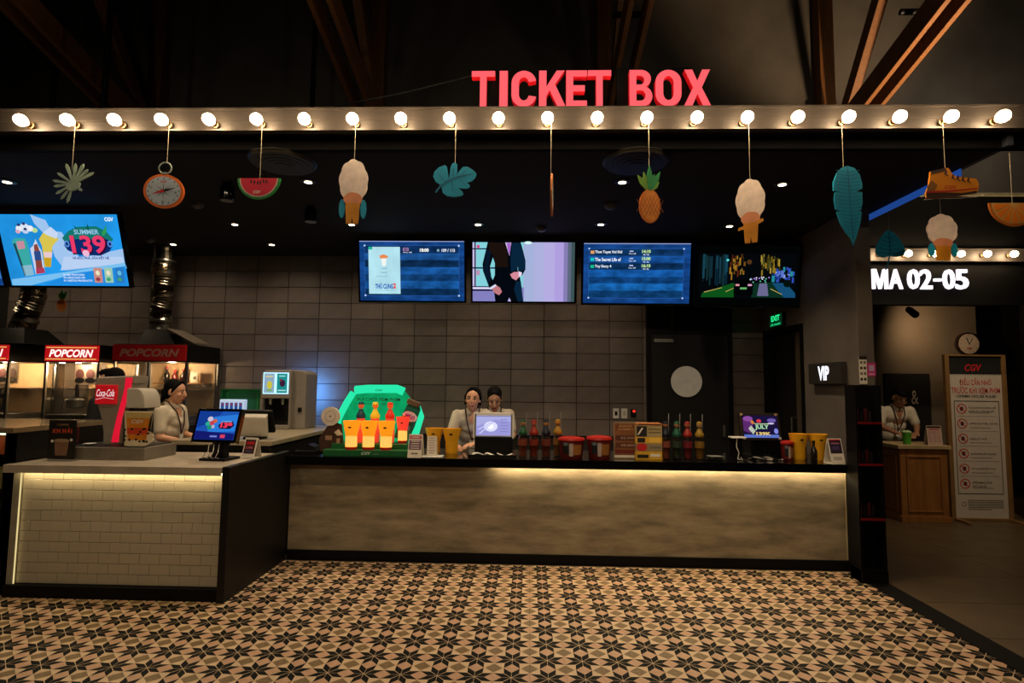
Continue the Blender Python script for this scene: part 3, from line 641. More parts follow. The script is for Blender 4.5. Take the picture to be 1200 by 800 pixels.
def listing_frame(p, q, x0, y0, x1, y1, bands):
    for i, (ya, yb, c) in enumerate(bands): q.box(p, x0, ya, x1, yb, .0052, em('band_%s' % c, c, .9, .4, 7, (1, 1, 2)))
    for a in ((x0, y0-4, x1, y0), (x0, y1, x1, y1+4), (x0-4, y0, x0, y1), (x1, y0, x1+4, y1)): q.box(p, *a, .006, E('2f63b8', .8))
    for x, y in ((x0, y0), (x1, y0), (x0, y1), (x1, y1)): q.dot(p, x, y, 9, 9, .0066, E('b8d0ff'))
def paint1(p, l, w, h):
    q = Px(w, h, 95, 1085, 65, 630); q.box(p, 95, 65, 1085, 72, .005, E('9aa6d8'))
    listing_frame(p, q, 145, 108, 1035, 580, ((110, 180, '0e2f5c'), (180, 245, '1b4f8e'), (245, 310, '0d2c50'), (310, 378, '18549a'), (378, 440, '123e72'), (440, 515, '18559a'), (515, 578, '0c2d52')))
    q.box(p, 180, 120, 480, 565, .007, em('poster_pale', 'b6e6f2', .95, .08)); q.box(p, 180, 120, 218, 146, .0076, E('20b090'))
    p.flat(q.pts([(280, 205), (325, 190), (372, 210), (340, 240), (300, 238)]), .0076, E('e88a50')); p.flat(q.pts([(300, 230), (350, 228), (345, 300), (310, 300)]), .0078, E('f4f4f0'))
    q.box(p, 300, 320, 355, 326, .0078, E('7aa8b8')); q.box(p, 295, 360, 355, 366, .0078, E('7aa8b8')); q.box(p, 250, 396, 360, 402, .0078, E('8ab8c8'))
    q.txt(l, 'THÚ CƯNG', 325, 488, 170, 58, .008, E('1c58b8'), .04); q.txt(l, '2', 425, 488, 28, 50, .008, E('e83a3a'), .05); q.txt(l, 'KHỞI CHIẾU 05.07', 345, 530, 160, 10, .008, E('3a70b0'), .0)
    q.box(p, 508, 128, 562, 160, .007, E('b08ac0', .8)); q.txt(l, '2D', 535, 144, 36, 22, .008, E('20204a'), .04); q.txt(l, 'Phụ đề', 552, 172, 82, 14, .008, WH)
    q.txt(l, '18:00', 710, 150, 84, 32, .008, E('ffffff'), .04); q.txt(l, '109 / 113', 936, 152, 124, 30, .008, WH, .03); q.dot(p, 840, 152, 13, 13, .0076, E('7fa6b0'))
def paint2(p, l, w, h):
    q = Px(w, h, 80, 1110, 55, 640); DK = E('050a12', .8); SU = E('0e3250', .55); BKs = E('030406', .5)
    for i, (xa, xb, c) in enumerate(((590, 700, 'a9b6de'), (700, 800, 'b1b4e2'), (800, 910, 'b9b0e6'), (910, 1000, 'b4a2e4'), (1000, 1040, '8a80b8'), (1040, 1075, '5f6a80'), (1075, 1110, '3f5558'))): q.box(p, xa, 55, xb, 640, .0052, E(c, .95))
    q.box(p, 80, 55, 600, 510, .0052, E('86d6e0', .95)); q.box(p, 80, 500, 600, 640, .0054, E('8a86c8', .9)); q.box(p, 80, 60, 115, 500, .0054, E('c8c0ea'))
    for a in ((98, 55, 112, 500), (80, 114, 300, 126), (80, 302, 320, 316), (80, 490, 300, 500), (80, 520, 300, 538)): q.box(p, *a, .006, E('141c40'))
    q.box(p, 80, 500, 300, 520, .006, E('dcd4f4')); q.dot(p, 137, 98, 16, 16, .006, E('d83a80')); q.box(p, 118, 330, 150, 380, .006, E('c08ab0'))
    p.flat(q.pts([(232, 55), (565, 55), (590, 140), (615, 235), (615, 320), (580, 385), (540, 345), (540, 230), (535, 330), (560, 400), (575, 480), (595, 640), (470, 640), (450, 605), (435, 640), (310, 640), (300, 560), (280, 440), (305, 380), (305, 260), (285, 205), (255, 300), (270, 400), (315, 480), (250, 510), (185, 340), (180, 270), (215, 130)]), .007, DK)
    p.flat(q.pts([(480, 60), (560, 60), (580, 140), (612, 240), (612, 310), (580, 340), (545, 330), (548, 240), (535, 320), (470, 350), (462, 240)]), .0076, SU); p.flat(q.pts([(520, 440), (570, 440), (592, 640), (540, 640), (500, 520)]), .0076, SU); p.flat(q.pts([(225, 130), (270, 130), (240, 300), (270, 420), (240, 470), (190, 330)]), .0076, E('0a2038', .6))
    p.flat(q.pts([(240, 58), (400, 58), (430, 170), (440, 300), (320, 300), (290, 190), (250, 140)]), .0078, E('221510', .7)); p.flat(q.pts([(410, 58), (470, 58), (452, 190)]), .008, E('d8c8f0')); p.flat(q.pts([(424, 60), (466, 60), (462, 130), (450, 185), (434, 120)]), .0086, E('a468c8'))
    p.flat(q.pts([(460, 370), (500, 348), (560, 345), (580, 365), (555, 395), (520, 430), (480, 410)]), .009, E('d88a9a')); p.flat(q.pts([(545, 340), (580, 352), (575, 385), (548, 395)]), .0094, E('e8d8f0'))
    p.flat(q.pts([(275, 510), (320, 480), (360, 505), (378, 545), (350, 580), (310, 560), (285, 535)]), .009, E('c07a80')); p.flat(q.pts([(245, 510), (310, 470), (325, 485), (265, 525)]), .0094, E('d8d8f4')); p.flat(q.pts([(440, 640), (455, 605), (470, 640)]), .009, E('c8b8e0'))
    q.dot(p, 640, 60, 38, 14, .009, E('d8fff8'))
def paint3(p, l, w, h):
    q = Px(w, h, 50, 1145, 40, 655); q.box(p, 50, 40, 1145, 48, .005, E('9aa6d8'))
    listing_frame(p, q, 105, 95, 1075, 600, ((98, 165, '0e3460'), (170, 238, '17509a'), (244, 308, '0d3058'), (310, 385, '1658a4'), (385, 450, '104078'), (450, 525, '1864b0'), (525, 598, '0e3c6c')))
    for y, c, a, b2, dx in ((132, 'e0a060', 'Thot Tuyet Vol Kid', '14:10', 278), (206, '18c8c0', 'The Secret Life of', '15:00', 268), (278, '14b890', 'Toy Story 4', '16:10', 170)):
        q.box(p, 120, y-16, 158, y+16, .007, E(c)); q.txt(l, a, 165+dx/2, y, dx, 36, .008, WH, .03)
        q.box(p, 520, y-18, 560, y-4, .007, E('a8b8e0')); q.txt(l, 'Phụ đề', 550, y+14, 70, 16, .008, WH); q.txt(l, b2, 692, y-10, 88, 34, .008, E('c8f0a0'), .035); q.txt(l, '90 / 96', 690, y+24, 60, 14, .008, WH)
def paint4(p, l, w, h):
    q = Px(w, h, 60, 1135, 30, 620); rnd = random.Random(3); q.box(p, 85, 105, 1110, 545, .0052, E('04070a'))
    for k in range(26):
        x = 110+rnd.random()*260; hh = 80+rnd.random()*200; q.box(p, x, 110+rnd.random()*40, x+8+rnd.random()*18, 150+hh, .0056+.0001*k, E(rnd.choice(('10303c', '0c2a3c', '18485a', '14343a', '0e2026')), .8))
    for k in range(34):
        x = 400+rnd.random()*150; y = 105+rnd.random()*190; q.box(p, x, y, x+6+rnd.random()*14, y+25+rnd.random()*70*(1-(x-400)/200), .0085+.0001*k, E(rnd.choice(('b8862a', '8a5a1c', '6a2a14', 'd0a848', '4a3010', '7a6a20')), .7))
    for k in range(44):
        x = 720+rnd.random()*200; y = 105+rnd.random()*150; q.box(p, x, y, x+5+rnd.random()*14, y+25+rnd.random()*60, .0085+.0001*k, E(rnd.choice(('a88a28', '7a6418', 'c8a840', '4a4010', '5a5a28', '302808')), .7))
    for k in range(30):
        x = 840+rnd.random()*250; y = 235+rnd.random()*110; q.box(p, x, y, x+10+rnd.random()*24, y+15+rnd.random()*50, .0085+.0001*k, E(rnd.choice(('3a5ad0', '6a8af0', '1c3a8a', '28a0b0', '0a1c40', '9ab8ff')), .7))
    p.flat(q.pts([(120, 500), (430, 400), (460, 400), (455, 540), (110, 540)]), .0135, E('0e5a1c', .8)); p.flat(q.pts([(660, 400), (840, 390), (1000, 450), (1090, 540), (640, 540)]), .0135, E('0c3424', .8)); p.flat(q.pts([(720, 400), (800, 400), (820, 525), (700, 525)]), .0138, E('7a7aa8', .7)); p.flat(q.pts([(850, 395), (1000, 395), (1100, 500), (1100, 540), (980, 540)]), .0138, E('1a5a88', .7))
    for a, b in (((140, 485), (330, 440)), ((370, 480), (450, 445)), ((840, 450), (960, 505))): p.flat(q.pts([a, b, (b[0], b[1]+7), (a[0], a[1]+9)]), .0142, E('c8b060', .8))
    for k in range(16): q.dot(p, 610+rnd.random()*220, 340+rnd.random()*50, 8, 7, .0142+.0001*k, E(rnd.choice(('e8f0ff', '8ad8e8', 'b890f0', '60c0a0'))), 8)
    p.flat(q.pts([(455, 420), (480, 400), (510, 365), (600, 362), (632, 400), (650, 420), (655, 500), (640, 520), (465, 520), (452, 500)]), .0160, E('020304')); q.box(p, 470, 408, 510, 426, .0165, E('e89aa8')); q.box(p, 598, 408, 640, 426, .0165, E('e0a0c8')); q.box(p, 518, 440, 588, 460, .0165, E('70c070', .8)); q.dot(p, 1010, 400, 42, 38, .0160, E('04100c')); q.dot(p, 378, 172, 14, 12, .0160, E('60e0d8')); q.dot(p, 605, 190, 26, 24, .0160, E('5a3a1c', .8))
TL = math.radians(10)
tv('menu_screen', 'film schedule screen with pale poster, leftmost of the four over the counter', -1.268, 5.93, 2.775, 1.125, .635, TL, BL, paint1)
tv('menu_screen', 'screen showing a man in a dark suit, without his head', -.072, 5.93, 2.77, 1.085, .625, TL, E('a9b6de'), paint2)
tv('menu_screen', 'blue film list screen with three titles and times', 1.125, 5.93, 2.76, 1.12, .63, TL, BL, paint3)
tv('menu_screen', 'dim screen showing a car in a night street, beside the pillar', 2.275, 5.90, 2.735, 1.06, .62, TL, E('020303'), paint4)
def paintL(p, l, w, h):
    q = Px(w, h, 8, 1038, 62, 674)
    K = lambda L: [(x-(y-62)*.11, y) for x, y in L]
    def F(L, o, c, s=1.0): p.flat(q.pts(K(L)), o, E(c, s))
    F([(300, 62), (430, 110), (470, 200), (560, 210), (620, 330), (700, 430), (1075, 350), (1085, 480), (560, 540), (480, 420), (440, 260), (330, 140)], .0054, '9fc4ee'); F([(560, 420), (1070, 420), (1085, 475), (520, 540)], .0056, 'b8d0f2'); F([(80, 620), (520, 560), (1085, 470), (1100, 520), (560, 590), (250, 672), (85, 672)], .0058, '7ac0f0'); F([(380, 660), (600, 570), (1090, 500), (1098, 674), (370, 674)], .006, '1f8ae0')
    F([(120, 290), (150, 262), (235, 262), (255, 300), (285, 580), (205, 590)], .0075, '3aa8a4'); F([(130, 310), (150, 305), (215, 585), (200, 590)], .008, '1c4450'); F([(160, 290), (225, 285), (232, 350), (170, 360)], .008, 'c88a9c'); F([(185, 500), (275, 490), (285, 580), (205, 592)], .008, '8ab8cc')
    for x, y, r, c in ((200, 180, 32, 'e8ecf4'), (245, 165, 36, 'd8e4f2'), (290, 180, 32, 'f0f0f8'), (185, 205, 22, 'd8a8c0'), (330, 195, 26, 'b8d890'), (250, 200, 30, 'c0d0ec')): q.dot(p, x-(y-62)*.11, y, r, r*.8, .0085, E(c))
    for x, y in ((195, 150), (240, 140), (250, 185)): q.dot(p, x-(y-62)*.11, y, 14, 12, .009, E('2a3468'))
    F([(275, 350), (300, 330), (330, 270), (350, 330), (372, 370), (385, 560), (300, 575)], .0085, 'c8d4ea'); F([(310, 320), (340, 310), (362, 400), (370, 560), (310, 570)], .009, '8a4438'); F([(305, 375), (362, 370), (366, 450), (308, 455)], .0095, '2a4a88'); F([(308, 520), (380, 515), (386, 560), (305, 572)], .0095, 'b03a58')
    F([(360, 270), (400, 215), (480, 225), (530, 270), (470, 330), (440, 510), (385, 510), (380, 330)], .008, 'd8c450'); F([(390, 380), (465, 380), (455, 430), (392, 425)], .0085, 'e8c8d0'); F([(385, 430), (450, 430), (440, 510), (392, 508)], .0085, 'c8a020'); F([(400, 215), (470, 165), (530, 220), (510, 265), (440, 240)], .0083, 'c8d8f2')
    F([(560, 260), (620, 200), (700, 165), (860, 160), (940, 200), (1000, 270), (960, 330), (600, 330)], .0075, '14746c'); F([(570, 320), (640, 270), (950, 270), (995, 320), (960, 375), (880, 410), (700, 405), (600, 365)], .008, '0a2a6a'); F([(905, 215), (950, 150), (945, 215), (915, 245)], .0085, '2c9a50'); F([(665, 150), (700, 175), (690, 190)], .0085, '0c5a50'); F([(790, 140), (800, 185), (770, 185)], .0085, '0c5a50')
    def Tx(b, x, y, dx, dy, c, bold=.03, o=.0105): q.txt(l, b, x-(y-62)*.11, y, dx, dy, o, E(c), bold)
    Tx('SUMMER', 775, 208, 215, 42, '8ec0e0', .03); Tx('139', 792, 323, 312, 164, '2a0a30', .03, .0098); Tx('139', 783, 315, 300, 155, 'e83a68', .03)
    for x in (598, 970): q.dot(p, x-(310-62)*.11, 310, 22, 28, .009, E('5a90e0')); q.dot(p, x-(310-62)*.11, 310, 12, 16, .0095, E('0a2a6a'))
    q.dot(p, 755-33, 390, 30, 28, .0112, E('f0b8d8')); Tx('VÀ BỐC PHÁ, SĂN KẾT HÈ', 795, 428, 320, 34, '1c48a0', .03); Tx('CGV', 975, 102, 75, 34, 'f0f8ff', .04)
    for y, b, dx in ((577, '01 BIG POPCORN', 185), (602, '02 LARGE SODA 390', 188), (628, '01 NESTLE PRODUCTS', 250)): Tx(b, 545+dx/2, y, dx, 16, 'e8f4ff', .02)
    for x, c in ((845, 'c88a80'), (938, '9ac8b0'), (1035, '2a78c0')): F([(x-36, 515), (x+36, 515), (x+42, 645), (x-30, 645)], .0085, c); q.dot(p, x-(560-62)*.11, 560, 18, 22, .009, E('e8e0c0' if x < 1000 else '60b8e0')); q.dot(p, x-(610-62)*.11, 615, 20, 16, .0095, E('903a48' if x < 900 else '40a070'))
SKYB = em('screen_sky', '2196e6', .95, .15, 3)
tv('menu_screen', 'bright blue summer offer screen reading 139, over the snack counter', -4.36, 5.05, 2.775, 1.135, .66, math.radians(19), SKYB, paintL)
def paintLL(p, l, w, h): q = Px(w, h, 0, 100, 0, 100); q.box(p, 60, 10, 100, 60, .0054, E('1c58a8')); q.box(p, 70, 62, 100, 90, .0056, E('3a78c8'))
tv('menu_screen', 'blue screen mostly outside the left edge of the picture', -5.58, 5.05, 2.775, 1.135, .66, math.radians(19), BL, paintLL)

# ================================================================ LIT SIGNS
sg = thing('corridor_sign', 'white glowing CINEMA 02-05 lettering on the corridor bulkhead', 'sign', (0, 6.965, 2.91))
WL = em('white_letter', 'fff4ff', 1.5); WLS = glow('white_letter_side', '888890', '8070d0', .6)
def glyph(ch, x, w, h=.245):
    l = MB()
    if ch == 'M': l.prism([(x+(u-.5)*w, (v-.5)*h) for u, v in ((0, 0), (0, 1), (.27, 1), (.5, .30), (.73, 1), (1, 1), (1, 0), (.81, 0), (.81, .74), (.57, 0), (.43, 0), (.19, .74), (.19, 0))], -.03, 0, WL)
    else: l.text(ch, x, 0, w, h, 0, WL, .018, ex=.03)
    o = l.build('letter', sg)
    return o
for ch, x, w in (('C', 3.48, .13), ('I', 3.59, .04), ('N', 3.70, .14), ('E', 3.85, .12), ('M', 4.277, .19), ('A', 4.468, .16), ('0', 4.68, .138), ('2', 4.831, .138), ('0', 5.103, .138), ('5', 5.258, .148)): glyph(ch, x, w)
l = B(4.925, 5.01, -.03, 0, -.025, .008, WL).build('letter', sg)
t = thing('vip_sign', 'black box sign reading VIP on the concrete side wall', 'sign', (2.78, 5.42, 1.71), -PI/2)
B(-.29, .29, .0, .058, -.1, .1, mat('vip_box', '2a2824', .5)).build('box', t, bev=.004)
MB().text('VIP', .0, .0, .20, .135, .002, em('vip_letter', 'f4f2ff', 1.6), .04).build('lettering', t)
t = thing('exit_sign', 'small green EXIT sign above the side door', 'sign', (2.80, 6.47, 2.335), -PI/2)
B(-.17, .17, .0, .038, -.075, .075, BLACK).build('box', t, bev=.004)
EX = em('exit_green', '28f090', 1.3)
MB().rect(0, 0, .32, .138, .001, em('exit_field', '04341c', .8)).build('face', t); l = MB(); l.text('EXIT', 0, .024, .22, .062, .003, EX, .03); l.text('LỐI THOÁT', 0, -.042, .26, .032, .003, EX, .01); l.build('lettering', t)
# notices beside the rack
t = thing('notice_sheet', 'white notice sheet with dark header on the pillar', 'notice', (2.872, 4.948, 1.73)); t.location.x = 2.885
t.location = (2.87, 4.948, 1.73)
B(-.03, .036, -.002, 0, -.12, .12, PAPER).build('sheet', t)
f = MB(); f.rect(.003, .105, .066, .03, .003, INK)
for k in range(4):
    for c in (-1, 1): f.rect(.003+c*.015, .065-k*.048, .02, .022, .003, INKGREY if (k+c) % 2 else INK)
f.build('print', t)
t = thing('pink_notice', 'small pink payment notice right of the white sheet', 'notice', (2.945, 4.948, 1.735))
B(-.035, .035, -.002, 0, -.058, .058, mat('pink_card', 'c0307a', .6)).build('sheet', t); MB().rect(0, .012, .045, .05, .003, mat('lilac_card', 'b8a0c8', .6)).rect(0, -.04, .05, .012, .003, mat('lilac_card', 'b8a0c8', .6)).build('print', t)
# ================================================================ COUNTERS
PANEL = mat('counter_concrete', '897c64', .6, var=.42, scale=4.0, bump=.06, stretch=(.8, 1, 3.2))
CT = .92      # ticket counter top
t = thing('ticket_counter', 'long ticket counter with mottled concrete front and black plinth', 'counter', (0, 0, 0))
B(-2.15, 2.775, 5.10, 5.13, .085, .865, PANEL).build('front_panel', t)
B(-2.15, 2.80, 5.12, 5.70, .02, .865, BLACK).build('body', t)
B(-2.15, 2.79, 5.085, 5.12, 0, .085, BLACK).build('plinth', t)
B(2.775, 2.815, 5.04, 5.70, 0, .865, BLACK).build('end_post', t)
B(-.30, 2.77, 5.045, 5.065, .855, .865, LEDM).build('led_strip', t)
B(2.768, 2.775, 5.094, 5.10, .09, .86, mat('panel_edge', 'a89a78', .5)).build('edge_trim', t)
tag(MB().bx(-2.15, 2.82, 4.98, 5.75, .866, CT, BLACKGLOSS).bx(-2.15, 2.82, 4.98, 4.995, .846, .866, BLACKGLOSS).build('worktop'), 'glossy black worktop of the long ticket counter', 'worktop')
# ---- snack counter on the left, white brick tiles
t = thing('snack_counter', 'snack counter fronted with white brick tiles and a black side', 'counter', (0, 0, 0))
B(-3.80, -2.21, 4.14, 4.85, 0, .905, mat('counter_core', '2c2822', .8)).build('body', t)
B(-2.21, -2.155, 4.06, 5.08, 0, .955, mat('black_side', '050505', .5)).build('side_panel', t, bev=.003)
B(-3.80, -2.21, 4.085, 4.14, 0, .085, BLACK).build('plinth', t)
B(-3.80, -3.745, 4.11, 4.16, .085, .905, mat('tile_trim', '9a927e', .5)).build('edge_trim', t)
ST = mat('subway_tile', 'b9ae98', .22, var=.05, scale=4); sub = None
R0 = .088; RH = .0748; CWD = .152
for r in range(11):
    x = -3.742-(CWD/2 if r % 2 else 0)
    while x < -2.215:
        xa = max(x, -3.742); xb = min(x+CWD, -2.213)
        if xb-xa > .02:
            full = abs(xb-xa-CWD) < 1e-4
            if full and sub: o = share(sub, 'brick_tile', t, (xa, 4.128, R0+r*RH))
            else:
                o = B(.001, xb-xa-.001, 0, .014, .001, RH-.001, ST).build('brick_tile', t, (xa, 4.128, R0+r*RH))
                if full: sub = o
            b = o.modifiers.new('bevel', 'BEVEL'); b.width = .003; b.segments = 2
        x += CWD
B(-3.742, -2.213, 4.137, 4.143, .085, .905, mat('tile_grout', '6a6252', .9)).build('grout', t)
B(-3.74, -2.22, 4.078, 4.092, .897, .905, em('led_strip_snack', 'ffe8b0', LED_E*.55)).build('led_strip', t); B(-3.744, -3.738, 4.105, 4.112, .09, .89, em('led_edge', 'ffe6a0', .8)).build('led_strip', t)
SLAB = mat('marble_top', 'b8ab98', .25, var=.2, scale=5, bump=.0)
tag(MB().bx(-3.83, -2.215, 4.05, 4.93, .906, .95, SLAB).bx(-3.83, -2.215, 4.05, 4.06, .893, .906, SLAB).build('worktop'), 'pale stone worktop of the snack counter', 'worktop')
# ---- glass display case at the far left
t = thing('display_case', 'tall dark display case at the left edge with lit snacks', 'display case', (-4.46, 4.13, 0))
MB().bx(-.6, .6, .03, .95, 0, .25, BLACK).bx(.57, .6, .0, .95, .25, 1.17, mat('case_side', '0a0a0b', .35)).bx(-.6, -.57, .0, .95, .25, 1.17, BLACK).bx(-.57, .57, .92, .95, .25, 1.17, BLACK).bx(.555, .6, 0, .05, 0, 1.17, BLACK).build('carcass', t)
B(-.62, .62, -.01, .97, 1.17, 1.21, mat('case_top', '7a6a52', .15, var=.15)).build('top', t, bev=.003)
B(-.57, .555, .012, .018, .25, 1.17, CLEAR).build('glass_pane', t)
for z in (.45, .72, .98): B(-.57, .57, .05, .9, z, z+.012, CLEAR).build('shelf', t)
B(-.57, .57, .06, .08, 1.15, 1.168, em('case_led', 'e8ffd0', 2.5)).build('lamp', t)
for k, (z, c, lb) in enumerate(((.992, 'd05a30', 'orange snack packet on the top shelf of the display case'), (.732, 'c8b070', 'yellow snack packet on the middle shelf of the display case'), (.462, '3a9a40', 'green snack packet on the low shelf of the display case'), (.25, '70a838', 'light green snack packet at the bottom of the display case'))):
    s = MB(); s.prism([(-.11, 0), (.11, 0), (.10, .06), (.112, .15), (-.112, .15), (-.10, .06)], -.02, .02, mat('snack_%d' % k, c, .4)); s.prism([(-.112, .15), (.112, .15), (.115, .165), (-.115, .165)], -.004, .004, mat('snack_%d' % k, c, .4))
    tag(s.build('snack_packet', None, (-4.05, 4.3, z), bev=.004), lb, 'snack packet', 'packets in the display case')
# ---- raised worktop behind
t = thing('back_counter', 'black service counter running back to the wall behind the registers', 'counter', (0, 0, 0))
B(-3.15, -2.29, 4.97, 6.85, 0, 1.01, BLACK).build('body', t); B(-2.29, -2.275, 4.97, 6.85, .0, .99, mat('black_side', '050505', .5)).build('side_panel', t)
tag(B(-3.17, -2.265, 4.95, 6.87, 1.01, 1.05, mat('beige_top', '8f836c', .35, var=.12)).build('worktop', bev=.004), 'beige worktop under the drink dispenser', 'worktop')
t = thing('popcorn_base_counter', 'steel base counter under the popcorn machines', 'counter', (0, 0, 0))
B(-6.6, -3.80, 6.22, 6.87, 0, 1.08, mat('brushed_counter', '4a463f', .4, .7)).build('body', t); B(-6.62, -3.78, 6.19, 6.88, 1.08, 1.12, STEEL).build('top', t)

# ================================================================ SNACK COUNTER THINGS
TAN = mat('dispenser_tan', '9c9284', .38, .2, var=.06)
t = thing('soda_dispenser', 'tan soda dispenser tower with red logo panel and glowing red edge', 'drink dispenser', (-3.31, 4.55, .95))
B(-.33, .32, -.20, .20, 0, .10, mat('drip_tray', '7d7568', .4, .3)).build('base', t, bev=.006)
MB().bx(-.30, .29, -.18, .18, .10, .106, DARK).build('drip_grid', t)
lft = [(-.125, .10), (-.13, .20), (-.15, .30), (-.185, .40), (-.215, .50), (-.225, .58), (-.215, .645)]; rgt = [(.075, .66), (.07, .58), (.035, .45), (.0, .32), (-.02, .2), (-.02, .10)]
MB().prism(lft+rgt, -.06, .16, TAN).build('tower', t, bev=.012)
MB().prism([(.083, .645), (.040, .645), (.036, .56), (.014, .45), (-.014, .32), (-.034, .2), (-.045, .125), (.002, .125), (.006, .2), (.020, .32), (.048, .45), (.078, .56)], -.075, -.055, glow('red_edge', '900818', 'f01838', .7)).build('light_edge', t)
MB().prism([(.05, .66), (.09, .66), (.09, .60), (.05, .60)], -.05, .1, TAN).build('cap', t, bev=.004)
p = B(-.20, -.025, -.082, -.058, .43, .585, glow('logo_red', 'a00c14', 'd81820', .38)).build('logo_panel', t, bev=.008)
MB().text('Coca-Cola', -.112, .52, .148, .058, .084, em('logo_white', 'ffe8e8', .8), .01, shear=.35).flat([(-.19, .47), (-.12, .485), (-.04, .475), (-.04, .468), (-.12, .478), (-.19, .462)], .084, E('e8a0a0', .7)).build('lettering', p)
MB().prism(arc(.14, .42, .075, .14, 0, 90, 8)+[(.06, .56), (.06, .40), (.215, .40)], -.08, .12, CREAM).build('dispensing_head', t, bev=.008)
MB().lathe([(.018, 0), (.024, .03), (.024, .06)], (.14, .02, .345), DARK, 12).build('nozzle', t, smooth=True)
MB().bx(-.02, .06, .02, .14, .10, .40, BLACK).build('black_post', t)  # plain black post between tower and dispensing head
MB().lathe([(.03, 0), (.045, .012), (.047, .012), (.033, 0)], (-.19, -.11, .107), WHITE, 18).build('saucer', t, smooth=True)
# printed drink standee
t = thing('drink_standee', 'clear standee printed with an orange iced drink, beside the soda dispenser', 'standee', (-3.075, 4.38, 1.051))
B(-.07, .07, -.03, .03, 0, .01, CLEAR).build('foot', t)
MB().prism([(-.10, .01)]+cloud(0, .075, .125, .07, 30, 9, .08)[22:30]+cloud(0, .075, .125, .07, 30, 9, .08)[0:6]+[(.10, .12), (.115, .28), (-.115, .28), (-.10, .12)], -.004, .004, mat('standee_print', 'd8c8a8', .5)).build('panel', t)
f = MB(); f.flat([(-.075, .055), (.075, .055), (.10, .265), (-.10, .265)], .005, mat('drink_amber', 'c87a1c', .45, var=.2, scale=20)); f.flat([(-.098, .225), (.098, .225), (.102, .268), (-.102, .268)], .006, mat('drink_top', 'b8a060', .5)); f.flat([(-.08, .10), (.08, .10), (.085, .15), (-.085, .15)], .006, mat('drink_red', 'c0401c', .5)); rr = random.Random(5)
for k in range(16): f.disc(rr.uniform(-.1, .1), rr.uniform(.03, .15), .011, .009, .007, INK, 8)
f.text('CGV', 0, .20, .10, .03, .007, PAPER, .02, shear=.2); f.build('print', t)
# menu card
t = thing('menu_card', 'dark menu card with red lettering and a coffee cup print', 'menu card', (-3.60, 4.29, .95))
B(-.118, .118, -.05, .03, 0, .006, CLEAR).build('foot', t); B(-.118, .118, -.004, .004, .006, .318, CLEAR).build('holder', t)
B(-.108, .108, -.008, -.0045, .012, .31, mat('menu_dark', '1a1410', .5)).build('card', t)
f = MB(); f.text('KM MỚI', 0, .232, .15, .045, .009, mat('menu_red', 'c84a28', .6), .03); f.text('COFFEE', 0, .275, .09, .014, .009, mat('menu_tan', 'a08058', .6), .01); f.flat([(-.045, .04), (.045, .04), (.058, .15), (-.058, .15)], .009, mat('menu_cup', '7a5a42', .6)); f.disc(0, .155, .06, .014, .0095, mat('menu_foam', '9c8468', .6)); f.disc(-.075, .15, .012, .012, .009, PAPER, 8); f.disc(.075, .16, .012, .012, .009, PAPER, 8); f.build('print', t)
# registers
def register(name, label, loc, rz, w, h, tilt, zc, bz, framem, paint, base=None, depth=.05, stand=True):
    t = thing(name, label, 'cash register', loc, rz, 'counter registers'); rot = (-tilt, 0, 0)
    B(-w/2-bz, w/2+bz, 0, depth, -h/2-bz, h/2+bz, framem).build('housing', t, (0, 0, zc), rot, bev=.006)
    s = B(-w/2, w/2, -.003, 0, -h/2, h/2, base).build('screen', t, (0, 0, zc), rot)
    p = MB(); l = MB(); paint(p, l, w, h)
    if p.v: p.build('picture', s)
    if l.v: l.build('lettering', s)
    if stand:
        MB().bx(-.05, .05, .03, .10, .015, zc, BLACK).build('neck', t); MB().bx(-.11, .11, -.04, .16, 0, .02, BLACK).build('foot', t, bev=.004)
    return t
def pp1(p, l, w, h):
    q = Px(w, h, 0, 100, 0, 100); p.flat(q.pts([(0, 0), (60, 0), (40, 40), (0, 60)]), .0035, E('123a90')); p.flat(q.pts([(40, 20), (100, 10), (100, 70), (30, 75)]), .0038, E('2a7ad8')); p.flat(q.pts([(0, 70), (100, 78), (100, 100), (0, 100)]), .0042, E('141a6a'))
    for x, y, r, c in ((32, 28, 9, 'c8c0d8'), (28, 45, 8, '2aa890'), (38, 42, 8, 'c03a50'), (45, 35, 7, 'd0603a'), (34, 58, 8, '1c8a70'), (42, 55, 6, 'b8b0c8')): q.dot(p, x, y, r*.8, r, .0046, E(c))
    p.flat(q.pts([(55, 50), (65, 36), (90, 34), (96, 50), (86, 62), (60, 62)]), .0046, E('141030')); q.txt(l, '139', 76, 49, 30, 20, .0056, E('f03a58'), .06); q.txt(l, 'SUMMER', 76, 36, 26, 5, .0056, E('80b0e0'), .03); q.box(p, 40, 86, 58, 92, .0046, E('7080d0')); q.box(p, 66, 82, 78, 94, .0046, E('d04060'))
register('cash_register', 'tilted register monitor showing the blue summer offer, on the snack counter', (-2.47, 4.42, .95), -.12, .34, .225, .28, .275, .024, BLACKGLOSS, pp1, E('1c52b0'))
MB_c = MB()
for k in range(6):
    x = -2.53+.02*k; MB_c.tube([(x, 4.40, 1.08), (x+.01, 4.37, 1.02), (x-.015, 4.38, .98), (x+.02, 4.42, .957)], .0028, WHITE if k % 2 else BLACK, 6)
tag(MB_c.build('register_cables'), 'tangle of black and white cables hanging under the snack counter register', 'cables')
def ppb(p, l, w, h): pass
t = register('cash_register', 'beige backed register monitor seen from behind on the service counter', (-2.52, 5.16, 1.05), 0, .30, .19, -.35, .155, .014, BLACK, ppb, BLACK, .035, False)
MB().prism_x([(.035, -.085), (.035, .085), (-.02, .085)], 0, 0, BLACK) if False else None
MB().prism_x([(-.04, .02), (-.075, .20), (-.03, .235), (.0, .04)], -.12, .13, CREAM).build('back_shell', t, bev=.01)
